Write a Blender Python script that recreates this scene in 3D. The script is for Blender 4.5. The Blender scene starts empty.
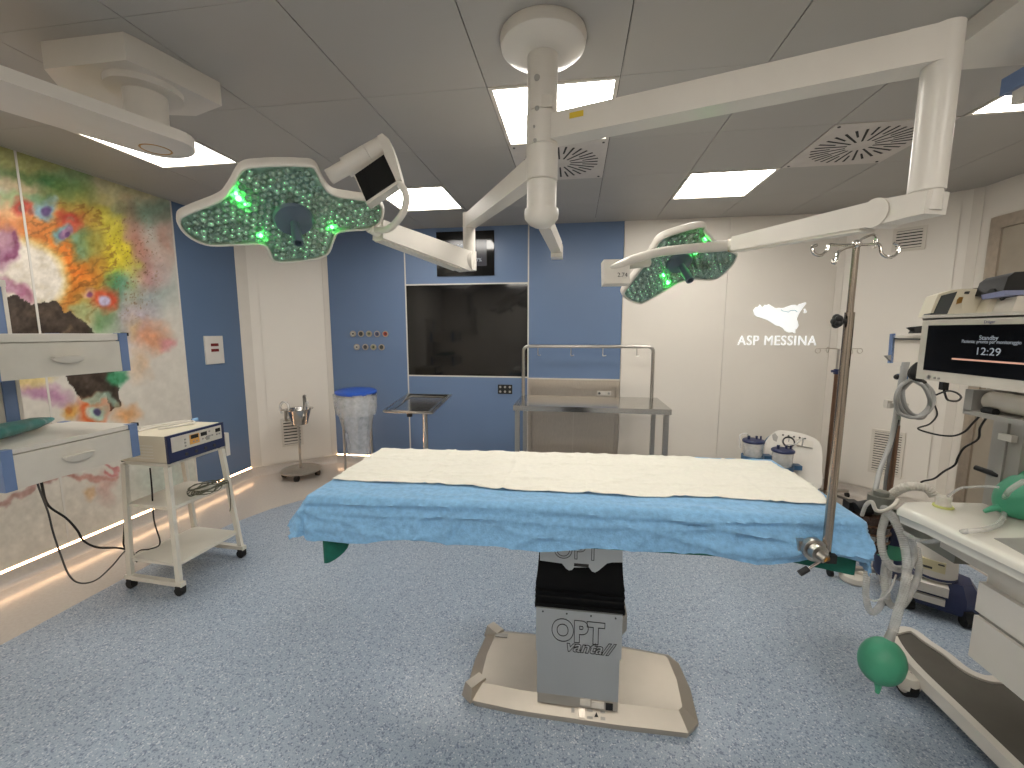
import bpy, bmesh, math, random
import numpy as np
from mathutils import Vector, Matrix, noise
random.seed(7)
C = bpy.context.scene.collection
PI = math.pi
V = Vector

# ---------------------------------------------------------------- camera model (1024x768)
F = 420.2; YAW = -0.14852; PIT = -0.12454; H = 1.55
fw = V((math.sin(YAW)*math.cos(PIT), math.cos(YAW)*math.cos(PIT), math.sin(PIT)))
rt = V((math.cos(YAW), -math.sin(YAW), 0)); up = rt.cross(fw)
CAM = V((0, 0, H))
def ray(px, py): return fw + rt*((px-512)/F) - up*((py-384)/F)
def P(px, py, x=None, y=None, z=None, D=None, pl=None):
    d = ray(px, py)
    if x is not None: t = x/d.x
    elif y is not None: t = y/d.y
    elif z is not None: t = (z-H)/d.z
    elif pl is not None:
        p0, n = pl; t = (p0-CAM).dot(n)/d.dot(n)
    else: t = D
    return CAM + d*t
cd = bpy.data.cameras.new('camera'); co = bpy.data.objects.new('camera', cd); C.objects.link(co)
cd.sensor_width = 36; cd.lens = F*36/1024; cd.clip_start = 0.02
co.matrix_world = Matrix(((rt.x, up.x, -fw.x, 0), (rt.y, up.y, -fw.y, 0), (rt.z, up.z, -fw.z, H), (0, 0, 0, 1)))
bpy.context.scene.camera = co

# ---------------------------------------------------------------- materials
def lin(c):
    c = c/255.0
    return c/12.92 if c <= 0.04045 else ((c+0.055)/1.055)**2.4
def L3(rgb): return (lin(rgb[0]), lin(rgb[1]), lin(rgb[2]), 1)
def mat(name, rgb, rough=0.5, metal=0.0, var=0.06, scale=9.0, bump=0.0, bscale=60, trans=0.0, emit=None, es=0.0, alpha=1.0, stretch=None, spec=None, ior=1.45, coat=0):
    m = bpy.data.materials.new(name); m.use_nodes = True
    nt = m.node_tree; b = nt.nodes['Principled BSDF']
    b.inputs['Roughness'].default_value = rough; b.inputs['Metallic'].default_value = metal
    b.inputs['IOR'].default_value = ior
    if spec is not None: b.inputs['Specular IOR Level'].default_value = spec
    if coat: b.inputs['Coat Weight'].default_value = coat
    tc = nt.nodes.new('ShaderNodeTexCoord'); mp = nt.nodes.new('ShaderNodeMapping')
    nt.links.new(tc.outputs['Object'], mp.inputs['Vector'])
    if stretch: mp.inputs['Scale'].default_value = stretch
    n = nt.nodes.new('ShaderNodeTexNoise'); n.inputs['Scale'].default_value = scale; n.inputs['Detail'].default_value = 4
    nt.links.new(mp.outputs[0], n.inputs['Vector'])
    r = nt.nodes.new('ShaderNodeValToRGB')
    c = L3(rgb)
    r.color_ramp.elements[0].position = 0.3; r.color_ramp.elements[1].position = 0.7
    r.color_ramp.elements[0].color = tuple(v*(1-var) for v in c[:3])+(1,)
    r.color_ramp.elements[1].color = tuple(min(1, v*(1+var)) for v in c[:3])+(1,)
    nt.links.new(n.outputs['Fac'], r.inputs['Fac']); nt.links.new(r.outputs['Color'], b.inputs['Base Color'])
    if bump:
        n2 = nt.nodes.new('ShaderNodeTexNoise'); n2.inputs['Scale'].default_value = bscale; n2.inputs['Detail'].default_value = 5
        nt.links.new(mp.outputs[0], n2.inputs['Vector'])
        bp = nt.nodes.new('ShaderNodeBump'); bp.inputs['Strength'].default_value = bump; bp.inputs['Distance'].default_value = 0.01
        nt.links.new(n2.outputs['Fac'], bp.inputs['Height']); nt.links.new(bp.outputs[0], b.inputs['Normal'])
    b.inputs['Transmission Weight'].default_value = trans
    b.inputs['Alpha'].default_value = alpha
    if emit:
        b.inputs['Emission Color'].default_value = L3(emit); b.inputs['Emission Strength'].default_value = es
    return m
def film(name, rgb, alpha, rough=0.25, emit=None):
    # thin translucent plastic
    return mat(name, rgb, rough, alpha=alpha, var=0.15, scale=25, bump=0.3, bscale=35)
def clear_glass(name, tint=(240, 250, 244), refl=0.5):
    m = bpy.data.materials.new(name); m.use_nodes = True; nt = m.node_tree; nt.nodes.clear()
    o = nt.nodes.new('ShaderNodeOutputMaterial'); mx = nt.nodes.new('ShaderNodeMixShader')
    t = nt.nodes.new('ShaderNodeBsdfTransparent'); g = nt.nodes.new('ShaderNodeBsdfGlossy'); g.inputs['Roughness'].default_value = 0.04
    t.inputs['Color'].default_value = L3(tint)
    f = nt.nodes.new('ShaderNodeFresnel'); f.inputs['IOR'].default_value = 1.4
    ns = nt.nodes.new('ShaderNodeTexNoise'); ns.inputs['Scale'].default_value = 40
    bp = nt.nodes.new('ShaderNodeBump'); bp.inputs['Strength'].default_value = 0.1
    nt.links.new(ns.outputs['Fac'], bp.inputs['Height']); nt.links.new(bp.outputs[0], g.inputs['Normal'])
    ml = nt.nodes.new('ShaderNodeMath'); ml.operation = 'MULTIPLY'; ml.inputs[1].default_value = refl
    nt.links.new(f.outputs[0], ml.inputs[0]); nt.links.new(ml.outputs[0], mx.inputs[0])
    nt.links.new(t.outputs[0], mx.inputs[1]); nt.links.new(g.outputs[0], mx.inputs[2]); nt.links.new(mx.outputs[0], o.inputs[0])
    return m
def emitter(name, rgb, s): return mat(name, rgb, 0.4, emit=rgb, es=s, var=0.01)

M = {}
M['white_wall'] = mat('white_wall_panel', (217, 211, 202), 0.42, var=0.015, scale=3)
M['white_trim'] = mat('white_trim', (204, 197, 187), 0.45, var=0.02)
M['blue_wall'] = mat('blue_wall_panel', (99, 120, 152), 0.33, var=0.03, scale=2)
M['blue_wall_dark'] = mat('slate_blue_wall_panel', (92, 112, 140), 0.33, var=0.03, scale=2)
M['ceil'] = mat('grey_ceiling_panel', (166, 163, 158), 0.5, var=0.015, scale=3)
M['gap'] = mat('ceiling_gap', (45, 43, 40), 0.8)
M['vent_grey'] = mat('vent_grey', (196, 190, 184), 0.5)
M['dark'] = mat('dark_slot', (28, 27, 26), 0.7)
M['border'] = mat('beige_vinyl', (182, 174, 166), 0.2, var=0.04, scale=60)
M['white'] = mat('white_enamel', (206, 201, 193), 0.32, var=0.02)
M['white_gloss'] = mat('white_gloss_plastic', (216, 212, 202), 0.22, var=0.02, coat=0.2)
M['cream'] = mat('cream_enamel', (216, 212, 201), 0.4, var=0.03)
M['beige_dev'] = mat('beige_plastic', (208, 200, 180), 0.42, var=0.03)
M['grey_pl'] = mat('grey_plastic', (150, 147, 142), 0.45)
M['lgrey'] = mat('light_grey_plastic', (200, 194, 184), 0.4)
M['dgrey'] = mat('charcoal_plastic', (62, 62, 62), 0.5)
M['black'] = mat('black_rubber', (17, 17, 18), 0.55)
M['blackbag'] = mat('black_bellows', (5, 5, 6), 0.6, spec=.15, bump=0.3, bscale=18)
M['steel'] = mat('brushed_steel', (176, 172, 166), 0.3, 1.0, var=0.08, scale=30, stretch=(1, 1, 14))
M['steel_top'] = mat('polished_steel', (184, 182, 178), 0.16, 1.0, var=0.06, scale=12)
M['steel_dark'] = mat('hatch_steel', (188, 178, 166), 0.42, 1.0, var=0.08, scale=25, stretch=(14, 1, 1))
M['pole_steel'] = mat('pole_steel', (160, 150, 140), 0.2, 1.0, var=0.04)
M['chrome'] = mat('chrome', (208, 205, 200), 0.1, 1.0, var=0.02)
M['opt_grey'] = mat('column_steel', (178, 180, 180), 0.42, 0.75, var=0.03, scale=3)
M['opt_base'] = mat('base_steel', (184, 176, 164), 0.44, 0.85, var=0.06, scale=5)
M['etch'] = mat('etched_line', (50, 50, 50), 0.5)
M['screen'] = mat('dark_screen', (12, 12, 13), 0.08, var=0.1, coat=0.3)
M['screen_matt'] = mat('dark_screen_matt', (13, 14, 18), 0.16, var=0.1)
M['led'] = emitter('led_panel', (255, 250, 241), 14.5)
M['strip'] = emitter('led_strip', (255, 206, 158), 13)
M['green_led'] = emitter('green_led', (70, 255, 90), 14)
M['glint_led'] = emitter('glint_led', (190, 255, 200), 1.3)  # pale weak glow on lamp diodes, painting in glints of the reflectors
M['blue_trim'] = mat('blue_profile', (108, 129, 168), 0.4, 0.2)
M['blue_lid'] = mat('blue_plastic_lid', (38, 78, 165), 0.4)
M['navy'] = mat('navy_plastic', (40, 48, 82), 0.4)
M['teal_bag'] = mat('teal_sheet', (70, 128, 125), 0.3, alpha=0.86, bump=0.4, bscale=14, var=0.2, scale=12)
M['green_rubber'] = mat('green_rubber', (70, 150, 118), 0.42, var=0.1, bump=0.15, bscale=30)
M['green_cloth'] = mat('dark_green_cloth', (0, 86, 72), 0.7, var=0.15, scale=30)
M['clear'] = film('clear_plastic', (232, 232, 230), 0.34)
M['tube'] = film('clear_tubing', (216, 215, 212), 0.46)
M['tube_grey'] = mat('grey_tubing', (150, 150, 148), 0.4)
M['brass'] = mat('brass', (176, 132, 66), 0.35, 0.9)
M['brown_glass'] = mat('amber_canister', (64, 44, 34), 0.2, alpha=0.9)
M['brown_steel'] = mat('bronzed_pole', (126, 100, 84), 0.28, 1.0, var=0.06)
M['red'] = mat('red_window', (110, 22, 18), 0.3)
M['yellow'] = mat('yellow_sticker', (205, 175, 50), 0.5)
M['lime'] = mat('lime_ring', (196, 200, 120), 0.5)
M['wtext'] = mat('white_sign', (246, 248, 246), 0.35, emit=(240, 246, 250), es=0.35)
M['wgrey_text'] = mat('screen_text', (150, 156, 165), 0.5, emit=(150, 160, 172), es=0.22)
M['orange_panel'] = mat('orange_panel', (216, 160, 84), 0.5)
M['mat_dark'] = mat('ribbed_mat', (84, 80, 74), 0.7)
M['glass_cover'] = clear_glass('lamp_glass')
M['jar'] = clear_glass('canister_plastic', (228, 232, 232), 0.9)
M['slate_handle'] = mat('slate_plastic', (78, 92, 106), 0.4)
M['reflector'] = mat('faceted_reflector', (226, 232, 226), 0.2, 0.6, var=0.35, scale=90, bump=1.0, bscale=110)
M['reflector_plate'] = mat('reflector_plate', (188, 198, 188), 0.3, 0.6, var=0.3, scale=50, bump=0.8, bscale=60)
M['skyblue'] = mat('blue_handle_cap', (120, 160, 200), 0.4)

def drape_mat(name, rgb, var):
    m = mat(name, rgb, 0.75, var=var, scale=55, bump=0.25, bscale=170)
    nt = m.node_tree; b = nt.nodes['Principled BSDF']
    b.inputs['Sheen Weight'].default_value = 0.15
    return m
M['drape'] = drape_mat('blue_nonwoven', (114, 160, 198), 0.13)
M['pad'] = drape_mat('white_absorbent', (217, 213, 202), 0.03)

def floor_mat():
    m = bpy.data.materials.new('speckled_blue_vinyl'); m.use_nodes = True; nt = m.node_tree; b = nt.nodes['Principled BSDF']
    tc = nt.nodes.new('ShaderNodeTexCoord')
    n1 = nt.nodes.new('ShaderNodeTexNoise'); n1.inputs['Scale'].default_value = 210; n1.inputs['Detail'].default_value = 3
    n2 = nt.nodes.new('ShaderNodeTexVoronoi'); n2.inputs['Scale'].default_value = 165
    n3 = nt.nodes.new('ShaderNodeTexVoronoi'); n3.inputs['Scale'].default_value = 190
    for n in (n1, n2, n3): nt.links.new(tc.outputs['Object'], n.inputs['Vector'])
    r1 = nt.nodes.new('ShaderNodeValToRGB'); r1.color_ramp.elements[0].position = .35; r1.color_ramp.elements[1].position = .68
    r1.color_ramp.elements[0].color = L3((134, 148, 165)); r1.color_ramp.elements[1].color = L3((160, 171, 184))
    nt.links.new(n1.outputs['Fac'], r1.inputs['Fac'])
    r2 = nt.nodes.new('ShaderNodeValToRGB'); r2.color_ramp.interpolation = 'CONSTANT'
    r2.color_ramp.elements[0].color = (1, 1, 1, 1); r2.color_ramp.elements[1].position = .17; r2.color_ramp.elements[1].color = (0, 0, 0, 1)
    e = nt.nodes.new('ShaderNodeSeparateColor'); nt.links.new(n2.outputs['Color'], e.inputs[0])
    nt.links.new(e.outputs[0], r2.inputs['Fac'])
    mx = nt.nodes.new('ShaderNodeMixRGB'); mx.inputs[2].default_value = L3((92, 106, 128))
    ml = nt.nodes.new('ShaderNodeMath'); ml.operation = 'MULTIPLY'; ml.inputs[1].default_value = .75
    nt.links.new(r2.outputs[0], ml.inputs[0])
    nt.links.new(ml.outputs[0], mx.inputs[0]); nt.links.new(r1.outputs[0], mx.inputs[1])
    r3 = nt.nodes.new('ShaderNodeValToRGB'); r3.color_ramp.interpolation = 'CONSTANT'
    r3.color_ramp.elements[0].color = (1, 1, 1, 1); r3.color_ramp.elements[1].position = .06; r3.color_ramp.elements[1].color = (0, 0, 0, 1)
    e3 = nt.nodes.new('ShaderNodeSeparateColor'); nt.links.new(n3.outputs['Color'], e3.inputs[0]); nt.links.new(e3.outputs[1], r3.inputs['Fac'])
    mx2 = nt.nodes.new('ShaderNodeMixRGB'); mx2.inputs[2].default_value = L3((186, 193, 201))
    nt.links.new(r3.outputs[0], mx2.inputs[0]); nt.links.new(mx.outputs[0], mx2.inputs[1])
    nt.links.new(mx2.outputs[0], b.inputs['Base Color'])
    b.inputs['Roughness'].default_value = 0.3
    return m
M['floor'] = floor_mat()

# ---------------------------------------------------------------- mesh builder
def catmull(pts, n=8, closed=False):
    pts = [V(p) for p in pts]; out = []; N = len(pts)
    if N < 3: return pts
    for i in range(N if closed else N-1):
        g = (lambda k: pts[k % N]) if closed else (lambda k: pts[max(0, min(N-1, k))])
        p0, p1, p2, p3 = g(i-1), g(i), g(i+1), g(i+2)
        for j in range(n):
            t = j/n
            out.append(0.5*((2*p1)+(-p0+p2)*t+(2*p0-5*p1+4*p2-p3)*t*t+(-p0+3*p1-3*p2+p3)*t**3))
    if not closed: out.append(pts[-1])
    return out
def basis(n, hint=None):
    n = V(n).normalized()
    h = V(hint) if hint is not None else (V((0, 0, 1)) if abs(n.z) < 0.9 else V((1, 0, 0)))
    x = h.cross(n).normalized(); y = n.cross(x)
    return x, y, n
def frame(o, x, y):
    x = V(x).normalized(); z = x.cross(V(y)).normalized(); y = z.cross(x); o = V(o)
    return Matrix(((x.x, y.x, z.x, o.x), (x.y, y.y, z.y, o.y), (x.z, y.z, z.z, o.z), (0, 0, 0, 1)))
class MB:
    def __init__(s): s.bm = bmesh.new(); s.mi = 0
    def _fin(s, vs, fs, bev=0, seg=2, T=None):
        for f in fs: f.material_index = s.mi
        if T is not None:
            for v in vs: v.co = T @ v.co
        if bev > 0:
            es = {e for f in fs for e in f.edges if len(e.link_faces) == 2 and e.calc_face_angle(0) > 0.5}
            bmesh.ops.bevel(s.bm, geom=list(es), offset=bev, segments=seg, affect='EDGES', profile=0.6, clamp_overlap=True)
        return s
    def box(s, a, b, bev=0.0, seg=2, T=None):
        x0, x1 = sorted((a[0], b[0])); y0, y1 = sorted((a[1], b[1])); z0, z1 = sorted((a[2], b[2]))
        v = [s.bm.verts.new(p) for p in ((x0,y0,z0),(x1,y0,z0),(x1,y1,z0),(x0,y1,z0),(x0,y0,z1),(x1,y0,z1),(x1,y1,z1),(x0,y1,z1))]
        f = [s.bm.faces.new([v[i] for i in q]) for q in ((3,2,1,0),(4,5,6,7),(0,1,5,4),(1,2,6,5),(2,3,7,6),(3,0,4,7))]
        m = min(x1-x0, y1-y0, z1-z0)
        return s._fin(v, f, min(bev, m*0.45), seg, T)
    def prism(s, poly, z0, z1, bev=0.0, seg=2, T=None, top_scale=None):
        ar = sum(poly[i][0]*poly[(i+1) % len(poly)][1]-poly[(i+1) % len(poly)][0]*poly[i][1] for i in range(len(poly)))
        if ar < 0: poly = poly[::-1]
        cx = sum(p[0] for p in poly)/len(poly); cy = sum(p[1] for p in poly)/len(poly); k = top_scale or 1
        lo = [s.bm.verts.new((p[0], p[1], z0)) for p in poly]
        hi = [s.bm.verts.new((cx+(p[0]-cx)*k, cy+(p[1]-cy)*k, z1)) for p in poly]
        f = [s.bm.faces.new(lo[::-1]), s.bm.faces.new(hi)]
        n = len(poly)
        for i in range(n): f.append(s.bm.faces.new((lo[i], lo[(i+1) % n], hi[(i+1) % n], hi[i])))
        return s._fin(lo+hi, f, bev, seg, T)
    def cyl(s, p0, p1, r0, r1=None, seg=20, bev=0.0):
        p0, p1 = V(p0), V(p1); r1 = r0 if r1 is None else r1
        x, y, n = basis(p1-p0)
        c = [(math.cos(2*PI*i/seg), math.sin(2*PI*i/seg)) for i in range(seg)]
        a = [s.bm.verts.new(p0+(x*u+y*w)*r0) for u, w in c]; b = [s.bm.verts.new(p1+(x*u+y*w)*r1) for u, w in c]
        f = [s.bm.faces.new(a[::-1]), s.bm.faces.new(b)]
        for i in range(seg): f.append(s.bm.faces.new((a[i], a[(i+1) % seg], b[(i+1) % seg], b[i])))
        return s._fin(a+b, f, bev)
    def lathe(s, prof, o=(0, 0, 0), axis=(0, 0, 1), seg=32, sx=1.0, sy=1.0):
        x, y, n = basis(axis); o = V(o); rings = []; f = []
        for r, h in prof:
            if r < 1e-5: rings.append([s.bm.verts.new(o+n*h)])
            else: rings.append([s.bm.verts.new(o+n*h+(x*math.cos(2*PI*i/seg)*sx+y*math.sin(2*PI*i/seg)*sy)*r) for i in range(seg)])
        for a, b in zip(rings, rings[1:]):
            for i in range(seg):
                j = (i+1) % seg
                if len(a) == 1 and len(b) == 1: continue
                if len(a) == 1: f.append(s.bm.faces.new((a[0], b[j], b[i])))
                elif len(b) == 1: f.append(s.bm.faces.new((a[i], a[j], b[0])))
                else: f.append(s.bm.faces.new((a[i], a[j], b[j], b[i])))
        for q in f: q.material_index = s.mi
        return s
    def tube(s, pts, r, seg=10, n=8, closed=False, smooth=True, sq=None):
        p = catmull(pts, n, closed) if smooth else [V(q) for q in pts]
        N = len(p)
        rad = (lambda i: r) if not isinstance(r, (list, tuple)) else (lambda i: np.interp(i/(N-1), np.linspace(0, 1, len(r)), r))
        rings = []; nx = None
        for i in range(N):
            if closed: t = p[(i+1) % N]-p[i-1]
            else: t = p[min(N-1, i+1)]-p[max(0, i-1)]
            t.normalize()
            if nx is None: nx, ny, _ = basis(t)
            else:
                nx = (nx-t*nx.dot(t)).normalized(); ny = t.cross(nx)
            R = rad(i)
            if sq: rings.append([s.bm.verts.new(p[i]+nx*(a*sq[0])+ny*(b*sq[1])) for a, b in ((-1,-1),(1,-1),(1,1),(-1,1))])
            else: rings.append([s.bm.verts.new(p[i]+(nx*math.cos(2*PI*k/seg)+ny*math.sin(2*PI*k/seg))*R) for k in range(seg)])
        f = []; K = len(rings[0])
        pr = list(zip(rings, rings[1:]))+([(rings[-1], rings[0])] if closed else [])
        for a, b in pr:
            for k in range(K): f.append(s.bm.faces.new((a[k], a[(k+1) % K], b[(k+1) % K], b[k])))
        if not closed:
            f.append(s.bm.faces.new(rings[0][::-1])); f.append(s.bm.faces.new(rings[-1]))
        for q in f: q.material_index = s.mi
        return s
    def ell(s, c, r, T=None, u=24, v=14):
        rr = (r, r, r) if isinstance(r, (int, float)) else r
        mt = Matrix.Translation(V(c)) @ (T or Matrix.Identity(4)) @ Matrix.Diagonal((rr[0], rr[1], rr[2], 1))
        g = bmesh.ops.create_uvsphere(s.bm, u_segments=u, v_segments=v, radius=1, matrix=mt)
        for vv in g['verts']:
            for q in vv.link_faces: q.material_index = s.mi
        return s
    def poly(s, pts):
        f = s.bm.faces.new([s.bm.verts.new(V(p)) for p in pts]); f.material_index = s.mi
        return s
    def grid(s, fn, nu, nv):
        g = [[s.bm.verts.new(fn(i/nu, j/nv)) for j in range(nv+1)] for i in range(nu+1)]
        for i in range(nu):
            for j in range(nv):
                q = s.bm.faces.new((g[i][j], g[i+1][j], g[i+1][j+1], g[i][j+1])); q.material_index = s.mi
        return s
W = {}
def link(o, parent=None):
    C.objects.link(o)
    if parent is not None: o.parent = parent
def obj(name, mb, m, parent=None, label=None, cat=None, group=None, kind=None, local=False, angle=35, solid=0.0, origin=None):
    me = bpy.data.meshes.new(name)
    if not getattr(mb, 'raw', False):
        bmesh.ops.recalc_face_normals(mb.bm, faces=mb.bm.faces)
    mb.bm.to_mesh(me); mb.bm.free()
    o = bpy.data.objects.new(name, me); link(o, parent)
    for k in (m if isinstance(m, (list, tuple)) else [m]): me.materials.append(k)
    pm = W[parent] if parent is not None else Matrix.Translation(V(origin)) if origin is not None else Matrix.Identity(4)
    if parent is None and origin is not None: o.location = origin
    if not local: me.transform(pm.inverted())
    W[o] = pm
    me.shade_smooth(); me.set_sharp_from_angle(angle=math.radians(angle))
    if solid:
        md = o.modifiers.new('solid', 'SOLIDIFY'); md.thickness = solid; md.offset = 0
    tag(o, label, cat, group, kind)
    return o
def tag(o, label=None, cat=None, group=None, kind=None):
    if label: o['label'] = label
    if cat: o['category'] = cat
    if group: o['group'] = group
    if kind: o['kind'] = kind
    return o
def thing(name, loc, label, cat, group=None, mw=None):
    o = bpy.data.objects.new(name, None); link(o); o.empty_display_size = 0.1
    W[o] = mw if mw is not None else Matrix.Translation(V(loc))
    o.matrix_world = W[o]
    return tag(o, label, cat, group)
def struct(name, mb, m, parent=None, label=None, **k):
    return obj(name, mb, m, parent, label, kind='structure' if parent is None else None, **k)
def text_mesh(s, size, T, m, name, parent, outline=0.0, shear=0.0, depth=0.0006, align='CENTER', bold=0.0, spacing=1.0, sx=1.0, label=None):
    cu = bpy.data.curves.new('t', 'FONT'); cu.body = s; cu.size = size; cu.align_x = align; cu.align_y = 'CENTER'
    cu.shear = shear; cu.space_character = spacing
    if outline: cu.fill_mode = 'NONE'; cu.offset = bold; cu.bevel_depth = outline; cu.bevel_resolution = 1
    else: cu.extrude = depth; cu.offset = bold
    t = bpy.data.objects.new('t', cu); C.objects.link(t)
    bpy.context.view_layer.update()
    dg = bpy.context.evaluated_depsgraph_get()
    me = bpy.data.meshes.new_from_object(t.evaluated_get(dg))
    bpy.data.objects.remove(t); bpy.data.curves.remove(cu)
    me.transform(T @ Matrix.Diagonal((sx, 1, 1, 1)))
    me.transform(W[parent].inverted()); me.materials.clear(); me.materials.append(m)
    for q in me.polygons: q.material_index = 0
    me.name = name
    o = bpy.data.objects.new(name, me); link(o, parent); W[o] = W[parent]
    if label: o['label'] = label
    return o

# ================================================================ ROOM
XL, YB, XR, ZC, Y0 = -3.43, 4.52, 3.09, 2.652, -1.6
CLa, CLb = V((XL, 3.92, 0)), V((-2.79, YB, 0))       # left chamfer
CRa, CRb = V((2.45, YB, 0)), V((XR, 3.88, 0))        # right chamfer
def gx(k): return -0.419+0.5935*k
def gy(j): return 2.025+0.612*j
# floor
f = MB(); f.poly([(XL-.1, Y0, 0), (XR+.1, Y0, 0), (XR+.1, YB+.1, 0), (XL-.1, YB+.1, 0)])
flo = struct('floor', f, M['border'])
bd = [(-2.8, Y0+.5), (-2.8, 1.5), (-2.79, 2.3), (-2.74, 2.85), (-2.62, 3.18), (-2.44, 3.45), (-2.2, 3.72), (-1.9, 3.9), (-1.5, 3.95), (1.9, 3.95), (2.35, 3.8), (2.6, 3.5), (2.62, 3.0), (2.62, Y0+.5)]
f = MB(); f.poly([(x, y, 0.001) for x, y in bd])
struct('floor_inlay', f, M['floor'], flo)
# ceiling
lights = [(0, 0), (2, 2), (-2, 2), (-4, 0), (4, 0), (0, -4), (-4, -4), (3, -4), (-2, -5), (1, -6)]
vents = [(0, 1), (3, 1)]
c = MB()
for k in range(-6, 7):
    for j in range(-7, 5):
        if (k, j) in lights or (k, j) in vents: continue
        x0, x1, y0, y1 = gx(k), gx(k+1), gy(j), gy(j+1)
        x0 = max(x0, XL); x1 = min(x1, XR); y1 = min(y1, YB+.05); y0 = max(y0, Y0)
        if x1-x0 < .02 or y1-y0 < .02: continue
        c.box((x0+.0022, y0+.0009, ZC), (x1-.0022, y1-.0009, ZC+.012))
cl = struct('ceiling', c, M['ceil'])
c = MB(); c.box((XL-.1, Y0-.1, ZC+.06), (XR+.1, YB+.15, ZC+.09)); struct('ceiling_void', c, M['gap'], cl)
LB = {(0, 0): 'square ceiling light panel behind the thick surgical light column', (2, 2): 'square ceiling light panel above the small surgical lamp, nearest the lettered wall',
      (-2, 2): 'square ceiling light panel behind the large surgical lamp and its screen', (-4, 0): 'square ceiling light panel half hidden by the boom arm over the mural',
      (4, 0): 'square ceiling light panel at the edge of the view above the door'}
for (k, j) in lights:
    x0, x1, y0, y1 = gx(k), gx(k+1), gy(j), gy(j+1)
    t = thing('ceiling_light', ((x0+x1)/2, (y0+y1)/2, ZC), LB.get((k, j), 'square ceiling light panel outside the view of the photo'), 'light', 'ceiling light panels')
    b = MB()
    w = .022
    b.box((x0+.003, y0+.003, ZC-.004), (x1-.003, y0+w, ZC+.03)); b.box((x0+.003, y1-w, ZC-.004), (x1-.003, y1-.003, ZC+.03))
    b.box((x0+.003, y0+w, ZC-.004), (x0+w, y1-w, ZC+.03)); b.box((x1-w, y0+w, ZC-.004), (x1-.003, y1-w, ZC+.03))
    obj('light_frame', b, M['lgrey'], t)
    b = MB(); b.box((x0+w, y0+w, ZC+.002), (x1-w, y1-w, ZC+.02)); obj('diffuser', b, M['led'], t)
VL = {(0, 1): 'square slotted air diffuser in the ceiling behind the surgical light column', (3, 1): 'square slotted air diffuser in the ceiling beside the tall swing arm elbow'}
for (k, j) in vents:
    x0, x1, y0, y1 = gx(k), gx(k+1), gy(j), gy(j+1); cx, cy = (x0+x1)/2, (y0+y1)/2
    t = thing('ceiling_vent', (cx, cy, ZC), VL[(k, j)], 'vent', 'ceiling air diffusers')
    b = MB(); b.box((x0+.003, y0+.003, ZC-.003), (x1-.003, y1-.003, ZC+.012), .002); obj('vent_plate', b, M['vent_grey'], t)
    b = MB()
    for i in range(32):
        a = 2*PI*i/32; d = V((math.cos(a), math.sin(a), 0)); q = V((-d.y, d.x, 0))
        r0, r1 = (.07, .245) if i % 2 == 0 else (.15, .25)
        w = .005
        for (ra, rb) in ((r0, r1),):
            p = [V((cx, cy, 0))+d*ra-q*w, V((cx, cy, 0))+d*rb-q*w*1.3, V((cx, cy, 0))+d*rb+q*w*1.3, V((cx, cy, 0))+d*ra+q*w]
            b.prism([(v.x, v.y) for v in p], ZC-.0042, ZC-.002)
    obj('slots', b, M['dark'], t)
    b = MB()
    for sx in (-1, 1):
        for sy in (-1, 1): b.cyl((cx+sx*.265, cy+sy*.275, ZC-.006), (cx+sx*.265, cy+sy*.275, ZC), .008, seg=10)
    obj('screws', b, M['dgrey'], t)

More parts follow.
